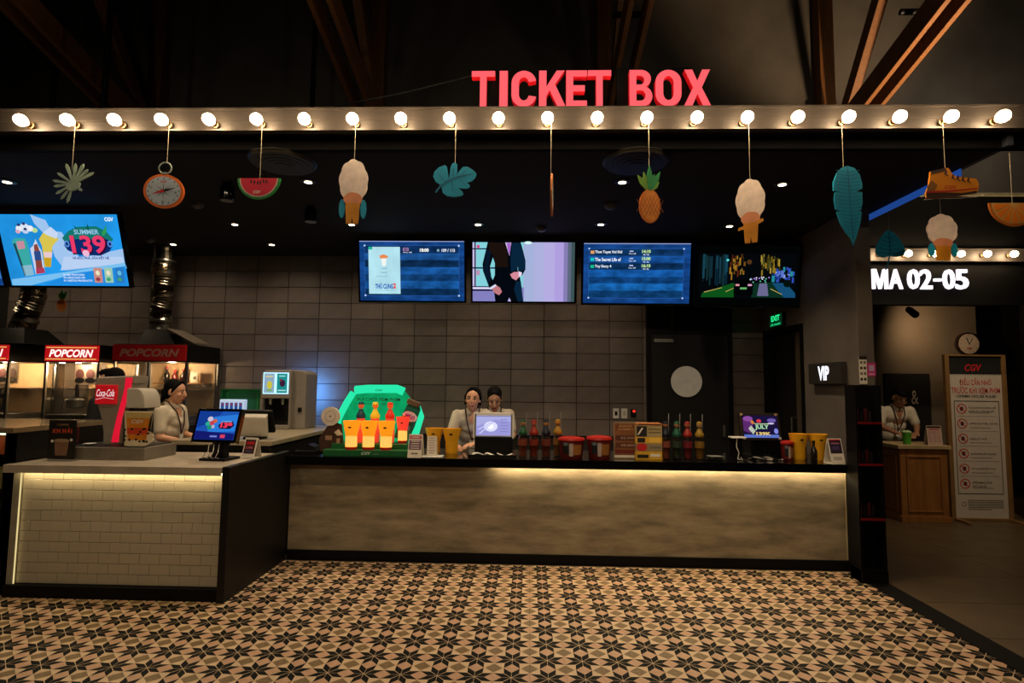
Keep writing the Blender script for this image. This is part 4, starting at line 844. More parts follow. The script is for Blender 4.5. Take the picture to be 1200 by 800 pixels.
MB().bx(-.08, .08, -.06, .08, 0, .02, BLACK).bx(-.03, .03, -.02, .03, .02, .1, BLACK).build('stand', t)
# easel card with red print
def easel(name, label, loc, rz, w, h, body, paint, lean=.25, cat='flyer stand'):
    t = thing(name, label, cat, loc, rz, 'counter flyers')
    tx, tz = h*math.sin(lean)-.05, h*math.cos(lean)
    MB().prism_x([(-.056, 0), (tx+.055, 0), (tx+.055, .004), (-.056, .004)], -w/2, w/2, body).build('stand', t)
    MB().prism_x([(tx-.002, tz), (tx+.003, tz), (tx+.055, .004), (tx+.050, .004)], -w/2, w/2, body).build('back_leg', t)
    s = B(-w/2, w/2, -.003, 0, 0, h, body).build('card', t, (0, -.052, .006), (-lean, 0, 0)); p = MB(); paint(p, w, h); p.build('print', s)
    return t
def pr_red(p, w, h):
    p.rect(0, h*.55, w*.8, h*.7, .004, mat('flyer_maroon', '3a1418', .6)); p.rect(0, h*.72, w*.6, h*.14, .005, INKRED); p.text('139K', 0, h*.5, w*.6, h*.14, .005, mat('flyer_pink', 'c86a70', .6), .03); p.rect(0, h*.32, w*.5, h*.08, .005, mat('flyer_blue', '4a4a70', .6))
easel('flyer_stand', 'white flyer stand with dark red print right of the snack register', (-2.275, 4.62, .95), -.15, .115, .165, PAPER, pr_red, .3)
# ---- drink dispenser on the service counter
t = thing('juice_dispenser', 'cream juice dispenser with two lit flavour panels', 'drink dispenser', (-2.76, 6.25, 1.05))
CREAM_ = mat('dispenser_cream', '857c74', .45, var=.06)
sh = arc(-.14, .60, .10, .06, 180, 90, 5)+arc(.14, .60, .10, .06, 90, 0, 5)
MB().prism([(-.24, 0), (.24, 0)]+[(x, z) for x, z in reversed(sh)], .06, .40, CREAM_).build('body', t, bev=.01)
MB().prism([(-.24, .34), (.10, .34), (.10, .655), (-.20, .655), (-.24, .60)], -.02, .06, CREAM_).build('head', t, bev=.01)
MB().bx(-.24, .10, -.04, .06, 0, .045, CREAM_).build('drip_tray', t, bev=.006)
B(-.24, -.215, -.02, .06, .045, .34, CREAM_).build('side_post', t); B(.085, .10, -.02, .06, .045, .34, CREAM_).build('side_post', t)
MB().bx(-.215, .085, .045, .058, .045, .34, BLACKGLOSS).build('recess', t)
s = B(-.215, .075, -.024, -.02, .39, .63, em('panel_glow', 'b8e8ff', 1.3)).build('flavour_panel', t)
f = MB(); f.rect(-.145, .51, .115, .215, .025, E('8ea8c0')); f.disc(-.14, .49, .03, .045, .026, E('c8c040')); f.rect(-.145, .585, .08, .014, .026, E('e0d080')); f.rect(-.14, .43, .06, .02, .026, E('70a860')); f.rect(.0, .51, .115, .215, .025, E('1c8a8a')); f.disc(.005, .51, .032, .04, .026, E('3a1c38')); f.disc(-.012, .545, .016, .014, .027, E('7a2a3a')); f.rect(.0, .43, .09, .012, .026, E('b0e0e0')); f.rect(.0, .59, .07, .012, .026, E('a0e0d8')); f.build('print', s)
for x in (-.14, .0): MB().lathe([(.012, 0), (.02, .02), (.02, .07)], (x, .02, .27), STEEL, 12).build('tap', t, smooth=True)
B(.16, .20, .045, .06, .19, .24, BLACK).build('switch', t)
B(.0, .20, .402, .408, .22, .56, em('blue_back_light', '5aa0ff', 26.0)).build('back_light', t)
t = thing('drink_carton_display', 'green framed display with a row of lit white cans on the service counter', 'display', (-3.30, 6.4, 1.05))
t.location = (-3.31, 6.42, 1.05)
MB().bx(-.235, .235, .02, .05, 0, .44, GREEN).bx(-.235, -.215, -.03, .02, 0, .44, GREEN).bx(.215, .235, -.03, .02, 0, .44, GREEN).bx(-.215, .215, -.03, .02, .42, .44, GREEN).build('frame', t)
f = MB(); f.frame(0, .22, .36, .38, .008, -.018, mat('green_line', '2f9a50', .5)); f.build('trim_line', t)
s = B(-.20, .08, -.10, -.02, .02, .32, glow('can_box', 'c8d8e8', 'b8d8ff', .55)).build('carton', t, bev=.006)
f = MB()
for k in range(5): f.rect(-.165+.052*k, .235, .036, .10, .101, E('2a5aa8', .7)); f.disc(-.165+.052*k, .265, .012, .016, .102, E('9a3a48', .7), 8); f.rect(-.165+.052*k, .09, .04, .08, .101, E('a8c8f0', .7))
f.build('print', s)
tag(MB().lathe([(.05, 0), (.06, .02), (.085, .15), (.088, .15)], (-3.10, 6.16, 1.05), STEEL, 18).build('ice_bucket', smooth=True), 'small steel tub between the lit cans and the juice dispenser', 'tub') if False else None
# ---- popcorn machines
POPR = glow('popcorn_red', 'a01014', 'e01820', .55); POPD = mat('popcorn_red_unlit', 'b4181c', .4); POPW = em('popcorn_letter', 'fff0e8', 1.2); POPDW = mat('popcorn_letter_unlit', 'b08a7c', .5); GOLD = E('f0b060')
HOODM = mat('hood_metal', '24221f', .38, .8, var=.2, scale=6)
def popcorn_machine(label, x0, x1, lit, ztop=1.97, sign=True):
    w = x1-x0; t = thing('popcorn_machine', label, 'popcorn machine', (x0, 6.2, 1.12), 0, 'popcorn machines'); zt = ztop-1.12; zs = zt-.20
    MB().bx(0, w, 0, .66, zs, zt, HOODM).build('canopy', t, bev=.004)
    B(0, w, .02, .64, 0, .06, STEEL).build('base', t)
    for x in (.0, w-.025):
        for y in (.0, .635): B(x, x+.025, y, y+.025, .0, zs, STEEL).build('post', t)
    B(.025, w-.025, .008, .012, .06, zs, CLEAR).build('glass_pane', t)
    for x in (.008, w-.012): B(x, x+.004, .03, .63, .06, zs, CLEAR).build('glass_pane', t)
    B(.03, w-.03, .625, .633, .06, zs, mat('machine_lining', 'c2a27a', .5, var=.1)).build('back_panel', t)
    B(.03, w-.03, .3, .62, .34, .352, STEEL).build('shelf', t)
    k = MB(); k.lathe([(.07, 0), (.10, .02), (.11, .10), (.09, .115), (.02, .13), (.015, .15)], (w*.24, .3, .12), STEEL, 20); k.tube([(w*.24, .3, .25), (w*.24, .3, zs)], .02, DARK, 10); k.build('kettle', t, smooth=True)
    s = B(.01 if lit else .0, w-.01, -.02, 0, zs+.012, zt-.01, POPR if lit else POPD).build('sign', t, bev=.003)
    f = MB(); a = POPW if lit else POPDW; f.text('POPCORN', w*.5, (zs+zt)/2, w*.80, .088, .024, a, .03, shear=.25)
    if lit: f.rect(w*.5, zt-.035, w*.92, .012, .023, GOLD); f.rect(w*.5, zs+.035, w*.92, .012, .023, GOLD)
    f.build('lettering', s)
    if lit:
        for k in range(3): MB().lathe([(.028, -.012), (.03, 0)], (w*(.2+.3*k), .09, zs), em('machine_lamp', 'fff0d8', 5), 12).build('lamp', t)
        f = MB()
        f2 = B(w*.38, w*.96, .14, .155, .40, zs-.02, mat('popcorn_bag', 'd0b090', .6, var=.35, scale=30)).build('popcorn_bags', t)
        g = MB()
        for k in range(3): g.disc(w*(.48+.19*k), .52, .05, .06, -.137, mat('bag_print', '7a4a40', .6), 14); g.disc(w*(.48+.19*k), .45, .06, .03, -.136, mat('bag_print_dark', '1c1614', .6), 12)
        g.build('print', f2)
    lamp('machine_glow', 'POINT', (w*.55, .32, zs-.06), 16 if lit else 12, WARMER, t, size=.03)
    if lit: lamp('machine_front_glow', 'POINT', (w*.6, .07, zs-.05), 2.6, WARM, t, size=.02)
    return t
popcorn_machine('lit popcorn machine with bright red sign, left of the soda dispenser', -5.475, -4.84, True)
popcorn_machine('unlit popcorn machine with dark red sign and silver duct', -4.685, -3.835, False, 1.985)
popcorn_machine('popcorn machine cut off by the left edge of the picture', -6.52, -5.885, True)
DUCT = mat('foil_duct', '8f8778', .25, 1.0, var=.25, scale=30)
def duct(label, x, y, z0, z1, r, bend=0.0):
    t = thing('exhaust_duct', label, 'duct', (x, y, z0), 0, 'flexible ducts'); pts = []; rs = []; n = 90; H = z1-z0
    for i in range(n+1):
        u = i/n; rip = (.004+.009*((i*7919) % 13)/13)*(1 if i % 2 else -1) if .12 < u < .80 else 0
        pts.append((bend*math.sin(u*PI)+.012*math.sin(u*23)*(.12 < u < .8), .008*math.sin(u*17), u*H)); rs.append(r+rip)
    MB().tube(pts, rs, DUCT, 20).build('hose', t, smooth=False)
    for z in (.10*H, .83*H): MB().lathe([(r+.006, z-.012), (r+.008, z), (r+.006, z+.012)], (bend*math.sin(z/H*PI), 0, 0), STEEL, 20).build('clamp', t, smooth=True)
    MB().lathe([(r*1.0, -.0), (r*.98, .06)], (0, 0, 0), STEEL, 20).build('collar', t, smooth=True)
    return t
h = thing('hood', 'sloped dark metal hood joining the silver duct to the unlit popcorn machine', 'hood', (-4.26, 6.52, 1.99))
MB().add([(-.22, -.25, 0), (.22, -.25, 0), (.22, .25, 0), (-.22, .25, 0), (-.20, -.14, .18), (.06, -.14, .18), (.06, .14, .18), (-.20, .14, .18)], [(3, 2, 1, 0), (4, 5, 6, 7), (0, 1, 5, 4), (1, 2, 6, 5), (2, 3, 7, 6), (3, 0, 4, 7)], HOODM).build('cowl', h)
MB().add([(.44, -.25, .02), (.44, .12, .02), (.10, .10, .185), (.10, -.22, .185), (.44, -.25, .01), (.44, .12, .01), (.10, .10, .175), (.10, -.22, .175)], [(0, 1, 2, 3), (7, 6, 5, 4), (0, 3, 7, 4), (1, 5, 6, 2), (2, 6, 7, 3), (0, 4, 5, 1)], mat('hood_flap', '9a8f80', .4, .6)).build('flap', h)
h = thing('hood', 'dark metal hood under the left duct', 'hood', (-6.05, 6.52, 1.98)); MB().add([(-.3, -.3, 0), (.3, -.3, 0), (.3, .3, 0), (-.3, .3, 0), (-.16, -.16, .19), (.16, -.16, .19), (.16, .16, .19), (-.16, .16, .19)], [(3, 2, 1, 0), (4, 5, 6, 7), (0, 1, 5, 4), (1, 2, 6, 5), (2, 3, 7, 6), (3, 0, 4, 7)], HOODM).build('cowl', h)
duct('crinkled silver exhaust duct above the unlit popcorn machine', -4.365, 6.5, 2.175, 3.16, .118)
duct('crinkled silver exhaust duct below the blue offer screen', -6.06, 6.5, 2.165, 3.16, .125, .12)
# shelf stock behind the server
t = thing('bottle_shelf', 'small wall shelf inside the unlit popcorn machine bay', 'shelf', (-4.25, 6.80, 1.55)); B(-.28, .36, -.14, .015, -.015, 0, mat('shelf_wood', '8a5a30', .5)).build('board', t); B(-.28, .36, -.01, .015, -.05, -.015, STEEL).build('bracket', t)
for x, hh, c, lb in ((-4.40, .17, '181412', 'tall dark bottle on the small shelf, left'), (-4.30, .14, '5a1410', 'short red sauce bottle on the small shelf'), (-4.20, .15, '20100c', 'short dark bottle on the small shelf, middle')):
    b = thing('sauce_bottle', lb, 'bottle', (x, 6.72, 1.551), 0, 'bottles on the small shelf')
    MB().lathe([(.03, 0), (.032, .02), (.032, hh*.6), (.012, hh*.8), (.012, hh)], (0, 0, 0), mat('sauce_%s' % c, c, .2), 14).build('body', b, smooth=True); MB().lathe([(.015, hh), (.015, hh+.02)], (0, 0, 0), RED, 12).build('cap', b)
t = thing('recipe_card', 'small white framed card on the shelf behind the server', 'card', (-4.06, 6.72, 1.551)); B(-.05, .05, -.006, .006, 0, .14, mat('card_frame', 'c0b49a', .6)).build('frame', t); MB().rect(0, .07, .07, .10, .007, PAPER).disc(.01, .06, .02, .02, .008, INKGREY, 10).build('print', t)

# ================================================================ TICKET COUNTER THINGS
Yc = 5.16
# glowing combo display
NEON = em('neon_green', '2cf0b0', .95); NPAN = em('neon_panel', '0c9a5c', 1.0, .15, 12)
t = thing('combo_display', 'glowing green framed popcorn display stand with tiered green base', 'display', (-1.44, 5.20, CT))
MB().bx(-.40, .36, -.16, .20, 0, .055, GREEN).bx(-.36, .33, -.06, .20, .055, .10, GREEN).build('base', t, bev=.004)
MB().text('CGV', -.01, .028, .085, .026, .161, mat('cgv_white', 'c8d8c8', .6), .03, shear=.3).text('CINEMAS', .08, .022, .05, .008, .161, mat('cgv_white', 'c8d8c8', .6), .0).build('lettering', t)
sk = [(-.40, .12), (-.385, .30), (-.30, .47), (-.21, .585), (.235, .60), (.30, .52), (.40, .33), (.36, .10), (.30, .06), (-.33, .06)]
MB().prism(sk, .165, .18, NPAN).build('back_panel', t)
def nt(pts, r, nm='neon_tube'): MB().tube([(x, .15, z) for x, z in pts], r, NEON, 10).build(nm, t, smooth=True)
nt([(-.385, .20), (-.375, .31), (-.30, .46), (-.24, .56)], .032); nt([(-.22, .585), (-.1, .597), (.18, .60), (.245, .575)], .04); nt([(.36, .45), (.405, .34), (.37, .22), (.335, .08)], .042)
f = MB(); f.text('VUI CHƠI XEM PHIM', .0, .50, .42, .035, -.164, mat('neon_ink', '063a22', .6), .01); f.text('NHẬN QUÀ', .0, .455, .26, .02, -.164, mat('neon_ink', '063a22', .6), .01); f.text('CGV', .02, .585, .07, .018, -.105, mat('neon_ink', '063a22', .6), .02); f.build('slogan', t)
def tub(name, label, loc, m, w=.125, hh=.19, cat='popcorn tub', par=None, low=None, grp='yellow popcorn tubs'):
    t = thing(name, label, cat, loc, 0, grp); k = w/.125
    MB().lathe([(.042*k, 0), (.048*k, hh*.08), (.047*k, hh*.45), (.052*k, hh*.55), (.066*k, hh*.85), (.072*k, hh), (.069*k, hh), (.050*k, hh*.58)], (0, 0, 0), m, 20, sy=.8).build('cup', t, smooth=True)
    if low is not None: MB().lathe([(.0485*k, hh*.10), (.0475*k, hh*.50)], (0, 0, 0), low, 20, sy=.82).build('label_band', t, smooth=True); MB().lathe([(.046*k, 0), (.05*k, hh*.09)], (0, 0, 0), RED, 20, sy=.82).build('foot_band', t, smooth=True)
    f = MB(); f.disc(0, hh*.78, .012*k, .008*k, .0535*k, INK, 10); f.rect(0, hh*.78, .034*k, .004*k, .0532*k, INK); f.build('print', t)
    return t
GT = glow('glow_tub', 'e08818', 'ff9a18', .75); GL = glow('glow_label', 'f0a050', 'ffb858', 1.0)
for i, (x, lb) in enumerate(((-1.60, 'glowing orange tub on the green display, left of three'), (-1.443, 'glowing orange tub on the green display, middle of three'), (-1.283, 'glowing orange tub on the green display, right of three'))):
    tub('popcorn_tub', lb, (x, 5.085, CT+.056), GT, .136, .255, low=GL, grp='glowing tubs on the display')
def sipper(name, label, loc, c1, c2, c3, s=1.0, glowy=False, straw=True, grp='topper bottles'):
    t = thing(name, label, 'bottle', loc, 0, grp)
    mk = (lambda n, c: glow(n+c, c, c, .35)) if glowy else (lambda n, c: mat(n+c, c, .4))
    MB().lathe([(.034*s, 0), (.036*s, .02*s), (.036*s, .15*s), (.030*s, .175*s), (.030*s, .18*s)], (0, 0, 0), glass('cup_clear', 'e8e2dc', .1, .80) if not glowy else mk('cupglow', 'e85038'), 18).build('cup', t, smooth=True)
    MB().lathe([(.0366*s, .095*s), (.0366*s, .145*s)], (0, 0, 0), mk('wrap', c3), 18).build('wrap', t, smooth=True)
    MB().lathe([(.030*s, .178*s), (.036*s, .186*s), (.034*s, .205*s), (.020*s, .228*s), (.015*s, .246*s)], (0, 0, 0), mk('topper', c1), 16).build('topper_body', t, smooth=True)
    MB().ell((0, 0, .272*s), (.022*s, .02*s, .024*s), mk('knob', c2)).build('topper_knob', t, smooth=True)
    MB().lathe([(.023*s, .282*s), (.018*s, .297*s), (.006*s, .300*s)], (0, 0, 0), mk('hat', c1), 14).build('topper_cap', t, smooth=True)
    if not glowy: MB().lathe([(.026*s, .012), (.026*s, .09*s)], (0, 0, 0), mat('drinkfill'+c3, c3, .3), 14).build('drink', t, smooth=True)
    if straw: MB().tube([(.024*s, .01, .18*s), (.029*s, .012, .36*s)], .003, mat('straw_grey', '8a8a84', .4), 6).build('straw', t)
    return t
for x, c1, c2, lb in ((-1.575, '0c3038', 'd8603a', 'dark topped figure bottle on the green display'), (-1.44, 'd8b020', 'e8702a', 'yellow topped figure bottle on the green display'), (-1.30, 'c82818', 'e85a28', 'red topped figure bottle on the green display')):
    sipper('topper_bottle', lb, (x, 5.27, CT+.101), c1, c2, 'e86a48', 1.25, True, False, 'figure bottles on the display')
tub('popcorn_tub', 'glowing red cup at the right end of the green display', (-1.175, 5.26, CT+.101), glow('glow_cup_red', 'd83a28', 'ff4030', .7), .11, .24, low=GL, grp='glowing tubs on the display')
# cocoa cup cutout, jar cutout
t = thing('cocoa_cup_cutout', 'tilted brown cup cutout with round white lid, left of the green display', 'standee', (-1.80, 5.15, CT))
MB().prism([(-.105, .03), (.10, .0), (.11, .055), (.085, .27), (.03, .29), (-.05, .25), (-.12, .14)], .0, .02, mat('cocoa_brown', '3c2418', .5, var=.3, scale=16)).build('panel', t)
MB().prism(ellipse(-.018, .345, .085, .085, 28), -.012, .012, mat('lid_white', 'c8beb2', .6)).build('lid', t)
f = MB(); f.ring(-.018, .345, .045, .05, .013, mat('lid_line', '8c8278', .6)); f.disc(-.018, .345, .008, .008, .0135, INK, 10); f.build('lid_print', t)
f = MB(); f.rect(-.03, .15, .06, .04, .001, mat('cocoa_tan', '9a7a60', .6)); f.flat([(.02, .20), (.06, .23), (.10, .18), (.05, .17)], .001, mat('cocoa_cream', 'd0c0a8', .6)); f.rect(.06, .12, .03, .05, .0012, mat('cocoa_tan', '9a7a60', .6)); f.flat([(-.09, .2), (-.08, .21), (-.04, .27), (-.05, .26)], .001, MATS['cocoa_cream']); f.build('print', t)
MB().prism_x([(.02, 0), (.10, 0), (.02, .2)], -.02, .0, BROWN).build('strut', t)
t = thing('jar_cutout', 'tilted green jar cutout with MILO logo leaning on the display', 'standee', (-1.10, 5.14, CT+.101))
rot = (0, .36, 0); t.scale = (.8, 1, .8); t.location = (-1.165, 5.315, CT+.101)
MB().prism([(-.085, 0), (.085, 0), (.095, .20), (.085, .40), (.06, .44), (-.06, .44), (-.085, .40), (-.095, .20)], -.01, .02, mat('jar_green', '136a5a', .4)).build('panel', t, (-.045, 0, .03), rot)
MB().prism([(-.075, .44), (.075, .44), (.08, .50), (-.08, .50)], -.03, .03, mat('jar_cap', '6a5844', .4)).build('cap', t, (-.07, 0, .02), rot, bev=.006)
f = MB(); f.flat(cloud(0, .29, .085, .055, 36, 7, .08), .011, mat('jar_label', 'e8d0e0', .5)); f.text('MILO', 0, .29, .12, .045, .0125, mat('jar_purple', 'a02a90', .5), .05, shear=.1); f.rect(0, .16, .10, .05, .011, mat('jar_blue', '6aa8d0', .5)); f.disc(-.06, .25, .03, .03, .0115, ORANGE, 12); f.rect(.0, .08, .08, .03, .011, mat('jar_teal', '3a9a90', .5)); f.build('label_print', t, (-.045, 0, .03), rot)
# card terminal tray left of the display
t = thing('cash_tray', 'low black tray with folded black pad at the left end of the ticket counter', 'tray', (-2.03, 5.24, CT)); B(-.11, .09, -.1, .12, 0, .03, BLACK).build('tray', t, bev=.004); MB().prism([(-.10, .03), (.08, .03), (.06, .06), (.0, .085), (-.08, .055)], -.06, .08, DARK).build('pad', t)
# flyers and tubs
def pr_list(p, w, h):
    p.rect(0, h*.86, w*.9, h*.16, .004, mat('flyer_rose', 'b05a60', .6)); p.text('COMBO', 0, h*.86, w*.6, h*.08, .005, PAPER, .02)
    p.rect(0, h*.52, w*.9, h*.42, .004, mat('flyer_plum', '6a4a5c', .6))
    for k in range(4): p.rect(0, h*(.68-.1*k), w*.6, h*.03, .005, PAPER)
    p.rect(0, h*.15, w*.5, h*.06, .004, INKGREY)
def pr_txt(p, w, h):
    for k in range(7): p.rect(0, h*(.9-.12*k), w*(.7 if k % 2 else .55), h*.03, .004, mat('flyer_line', '9a7a78', .6))
easel('flyer_stand', 'leaning rose printed flyer in front of the green display', (-1.005, 5.06, CT), -.1, .125, .20, PAPER, pr_list, .22)
t = easel('flyer_stand', 'white text card on a white foot beside the yellow tubs', (-.865, 5.10, CT), 0, .085, .18, PAPER, pr_txt, .15); B(-.10, .10, -.07, .06, 0, .012, WHITE).build('foot', t, (0, -.02, 0), bev=.004)
tub('popcorn_tub', 'yellow popcorn tub behind the white text card', (-.895, 5.36, CT), YELLOW, .15, .235); tub('popcorn_tub', 'yellow popcorn tub next to the smiling clerk', (-.725, 5.34, CT), YELLOW, .155, .235)
# centre register
def ppc(p, l, w, h):
    q = Px(w, h, 0, 100, 0, 100); p.flat(q.pts([(0, 55), (55, 20), (100, 30), (100, 100), (0, 100)]), .0036, E('9a98d8')); q.dot(p, 42, 55, 20, 26, .0042, E('e0e0ff')); q.dot(p, 42, 55, 9, 13, .0046, E('ffffff')); q.box(p, 0, 0, 100, 6, .0046, E('8a86b0'))
    for k in range(5): q.box(p, 70, 18+k*15, 92, 22+k*15, .0048, E('8280c0'))
    for a in ((8, 90, 48, 30), (4, 70, 40, 36)): p.flat(q.pts([(a[0], a[1]), (a[0]+4, a[1]+3), (a[2]+3, a[3]+2), (a[2], a[3])]), .005, E('c8c8f4'))
t = register('cash_register', 'white framed register screen facing out in front of the two clerks', (-.335, 5.36, CT), 0, .325, .185, .12, .265, .030, WHITE, ppc, em('pos_pale', 'aeb0e6', .95), .045)
MB().bx(-.17, .18, -.06, .18, .0, .165, BLACK).build('printer', t, bev=.006); B(-.15, .15, .05, .053, -.09, .09, em('clerk_fill_glow', 'd8dcff', 2.2)).build('clerk_fill', t, (0, 0, .265), (-.12, 0, 0))  # glowing sheet on the back is added to brighten the clerks' faces
f = MB(); f.bx(-.163, -.01, .0, .004, -.0, .0, BLACK) if False else None
B(-.178, -.165, -.002, .0, -.11, .11, GREYP).build('bezel_strip', t, (0, 0, .265), (-.12, 0, 0)); B(.165, .178, -.002, 0, -.11, .11, GREYP).build('bezel_strip', t, (0, 0, .265), (-.12, 0, 0))
for k, (x, y, a, lb) in enumerate(((-.45, 5.22, .3, 'white receipt slip under the centre register, left'), (-.33, 5.20, -.15, 'white receipt slip under the centre register, middle'), (-.22, 5.22, .1, 'white receipt slip under the centre register, right'))):
    s = MB(); n = 8
    for i in range(n):
        u = i/n; v = (i+1)/n; s.add([(-.07+.14*u, -.03, .012+.012*math.sin(u*5+k)), (-.07+.14*v, -.03, .012+.012*math.sin(v*5+k)), (-.07+.14*v, .03, .014+.012*math.sin(v*5+k)), (-.07+.14*u, .03, .014+.012*math.sin(u*5+k))], [(0, 1, 2, 3)], PAPER)
    o = s.build('receipt', None, (x, y, CT+.002), (0, 0, a)); m = o.modifiers.new('thick', 'SOLIDIFY'); m.thickness = .0015; tag(o, lb, 'receipt', 'receipts on the counter')
t = thing('tray', 'low black tray holding the receipts in front of the centre register', 'tray', (-.33, 5.19, CT)); MB().bx(-.22, .22, -.07, .08, 0, .004, BLACK).bx(-.22, .22, -.07, -.06, .004, .02, BLACK).build('tray', t)
# bottles
for x, c1, c2, c3, lb in ((-.055, '0a4a2c', 'a87850', '7a3a24', 'green topped bottle in the left row of figure bottles'), (.045, '8a2014', 'b8583c', '7a2a1c', 'red topped bottle in the left row of figure bottles'), (.155, '0c1428', 'a87a40', '6a3024', 'navy topped bottle in the left row of figure bottles'), (.265, '96701a', 'b87c34', '8a5a20', 'yellow topped bottle in the left row of figure bottles'),
                          (1.225, '0a1220', '9a684c', '7a4030', 'navy topped bottle in the right row of figure bottles'), (1.325, '0a4a34', '9a7454', '2a3a2c', 'green topped bottle in the right row of figure bottles'), (1.42, '84201a', 'a85a3c', '6a1c24', 'red topped bottle in the right row of figure bottles'), (1.525, '8a6c1c', 'a08058', '7a5a20', 'yellow topped bottle in the right row of figure bottles')):
    sipper('topper_bottle', lb, (x, Yc-.02+(.11 if x == .265 else 0), CT), c1, c2, c3, 1.13, False, True, 'figure bottles on the counter')
# red buckets
def bucket(label, loc, w, hh):
    t = thing('popcorn_bucket', label, 'popcorn bucket', loc, 0, 'red buckets on the counter'); r = w/2
    MB().lathe([(r*.80, 0), (r*.84, .01), (r*.97, hh*.9)], (0, 0, 0), mat('bucket_red', '5e1512', .4, var=.15, scale=12), 24).build('body', t, smooth=True)
    MB().lathe([(r*.99, hh*.88), (r*1.04, hh*.9), (r*1.0, hh), (r*.6, hh*1.05), (.004, hh*1.08)], (0, 0, 0), mat('bucket_lid', 'a8221a', .35), 24).build('lid', t, smooth=True)
    f = MB(); q = r*.9+.003
    for a, zc, ww, h2, m in ((-.55, .5, .28, .5, mat('bucket_ink', '14181c', .5)), (-.1, .45, .16, .62, mat('bucket_pale', 'a89a94', .5)), (.45, .45, .4, .5, mat('bucket_ochre', '8a5a28', .5)), (-.55, .72, .2, .14, mat('bucket_grey', '6a7888', .5))):
        vs = []; n = 6
        for i in range(n+1):
            b = a-ww+2*ww*i/n
            for zz in (hh*(zc-h2/2), hh*(zc+h2/2)):
                rr_ = r*(.84+.13*zz/(hh*.9))+.002; vs.append((rr_*math.sin(b), -rr_*math.cos(b), zz))
        f.add(vs, [(2*i, 2*i+2, 2*i+3, 2*i+1) for i in range(n)], m)
    f.build('print', t)
    return t
bucket('red printed bucket touching the left row of figure bottles', (.385, Yc, CT), .235, .18); bucket('red printed bucket with raised lid beside the brown sign board', (.635, Yc, CT), .225, .19)
# menu board, snack box stack
t = thing('menu_board', 'brown printed price board standing on the counter', 'sign board', (.87, 5.15, CT))
B(-.105, .105, .0, .015, 0, .325, mat('board_edge', '8a7458', .7)).build('board', t); MB().prism_x([(.015, 0), (.09, 0), (.015, .22)], -.02, .02, BROWN).build('strut', t)
f = MB(); f.rect(0, .165, .195, .30, .001, mat('board_brown', '7a4a28', .6)); f.rect(0, .022, .20, .02, .0015, PAPER)
for z, h2, c in ((.275, .055, '6a3a1c'), (.185, .045, '4a2414'), (.12, .045, '5a2c18'), (.065, .03, '6a2014')): f.rect(0, z, .18, h2, .002, mat('board_%s' % c, c, .6))
f.text('SNACK', 0, .29, .12, .02, .003, mat('board_tan', 'b08a58', .6), .02); f.text('COMBO', 0, .262, .14, .018, .003, MATS['board_tan'], .02); f.text('35.000', .02, .185, .13, .02, .003, mat('board_pale', 'a88a78', .6), .02); f.text('49.000', .02, .12, .13, .02, .003, MATS['board_pale'], .02); f.build('print', t)
for k, (z, hh, c, lb) in enumerate(((0, .075, 'c89a28', 'yellow snack box at the bottom of the box stack'), (.075, .07, '8a7a58', 'tan snack box second from the bottom of the stack'), (.145, .055, 'd0a030', 'yellow snack box in the middle of the stack'), (.20, .10, '9a8a60', 'striped tan snack box near the top of the stack'), (.30, .022, 'a86a38', 'thin brown box lid on top of the box stack'))):
    t = thing('snack_box', lb, 'box', (1.075, 5.16, CT+z), 0, 'stacked snack boxes'); B(-.125, .11, -.06, .08, 0, hh-.001, mat('snackbox_%s' % c, c, .5)).build('carton', t, bev=.002)
    f = MB()
    if k == 0: f.rect(-.06, .03, .10, .03, .061, INK); f.rect(.05, .04, .09, .025, .061, PAPER)
    if k == 1: f.disc(-.07, .035, .048, .034, .061, INKRED, 18); f.rect(.05, .035, .10, .02, .061, INKGREY)
    if k == 2: f.rect(-.075, .027, .07, .04, .061, INK); f.rect(.045, .027, .10, .03, .061, mat('box_gold', 'd8b048', .5))
    if k == 3: f.rect(-.07, .05, .09, .09, .061, INK); f.flat([(-.11, .02), (-.07, .08), (-.055, .08), (-.095, .02)], .062, PAPER); f.rect(.045, .07, .11, .012, .061, mat('box_line', '6a5a38', .6)); f.rect(.045, .04, .11, .012, .061, MATS['box_line'])
    if k == 4: f.rect(0, .011, .2, .008, .061, BROWN)
    f.build('print', t)
t = thing('paper_plates', 'small stack of pale saucers right of the figure bottles', 'saucer', (1.66, 5.15, CT))
for k in range(3): MB().lathe([(.04, 0), (.07, .012), (.072, .012), (.042, .001)], (0, 0, .012*k), mat('saucer_grey', '6a6864', .4), 22).build('saucer', t, smooth=True)
# right register
def ppj(p, l, w, h):
    q = Px(w, h, 0, 100, 0, 100); q.box(p, 0, 86, 100, 100, .0036, E('5a70c0')); p.flat(q.pts([(0, 10), (20, 5), (30, 40), (18, 80), (0, 70)]), .0038, E('5a2a6a')); q.dot(p, 15, 15, 14, 12, .004, E('8a4a9a')); q.dot(p, 46, 25, 7, 8, .0044, E('d83a50')); p.flat(q.pts([(14, 60), (22, 45), (34, 70), (26, 85)]), .0044, E('b8c0b0')); p.flat(q.pts([(20, 25), (28, 22), (34, 35), (26, 40)]), .0046, E('d07a40')); q.dot(p, 83, 22, 13, 9, .0044, E('6a5aa8')); q.dot(p, 80, 36, 10, 4, .0046, E('c8c0e0')); q.dot(p, 93, 70, 6, 12, .0044, E('8088e0'))
    q.box(p, 33, 36, 72, 40, .0048, E('b8c8a0')); q.txt(l, 'JULY', 53, 54, 40, 24, .0054, E('a8d8a8'), .04); q.txt(l, '139K', 56, 82, 42, 15, .0054, E('e8c878'), .04)
t = register('cash_register', 'dark framed register screen reading JULY at the right of the counter', (2.14, 5.32, CT), .06, .325, .205, .2, .29, .024, mat('pos_frame', '241c14', .35), ppj, E('1a1238'), .05)
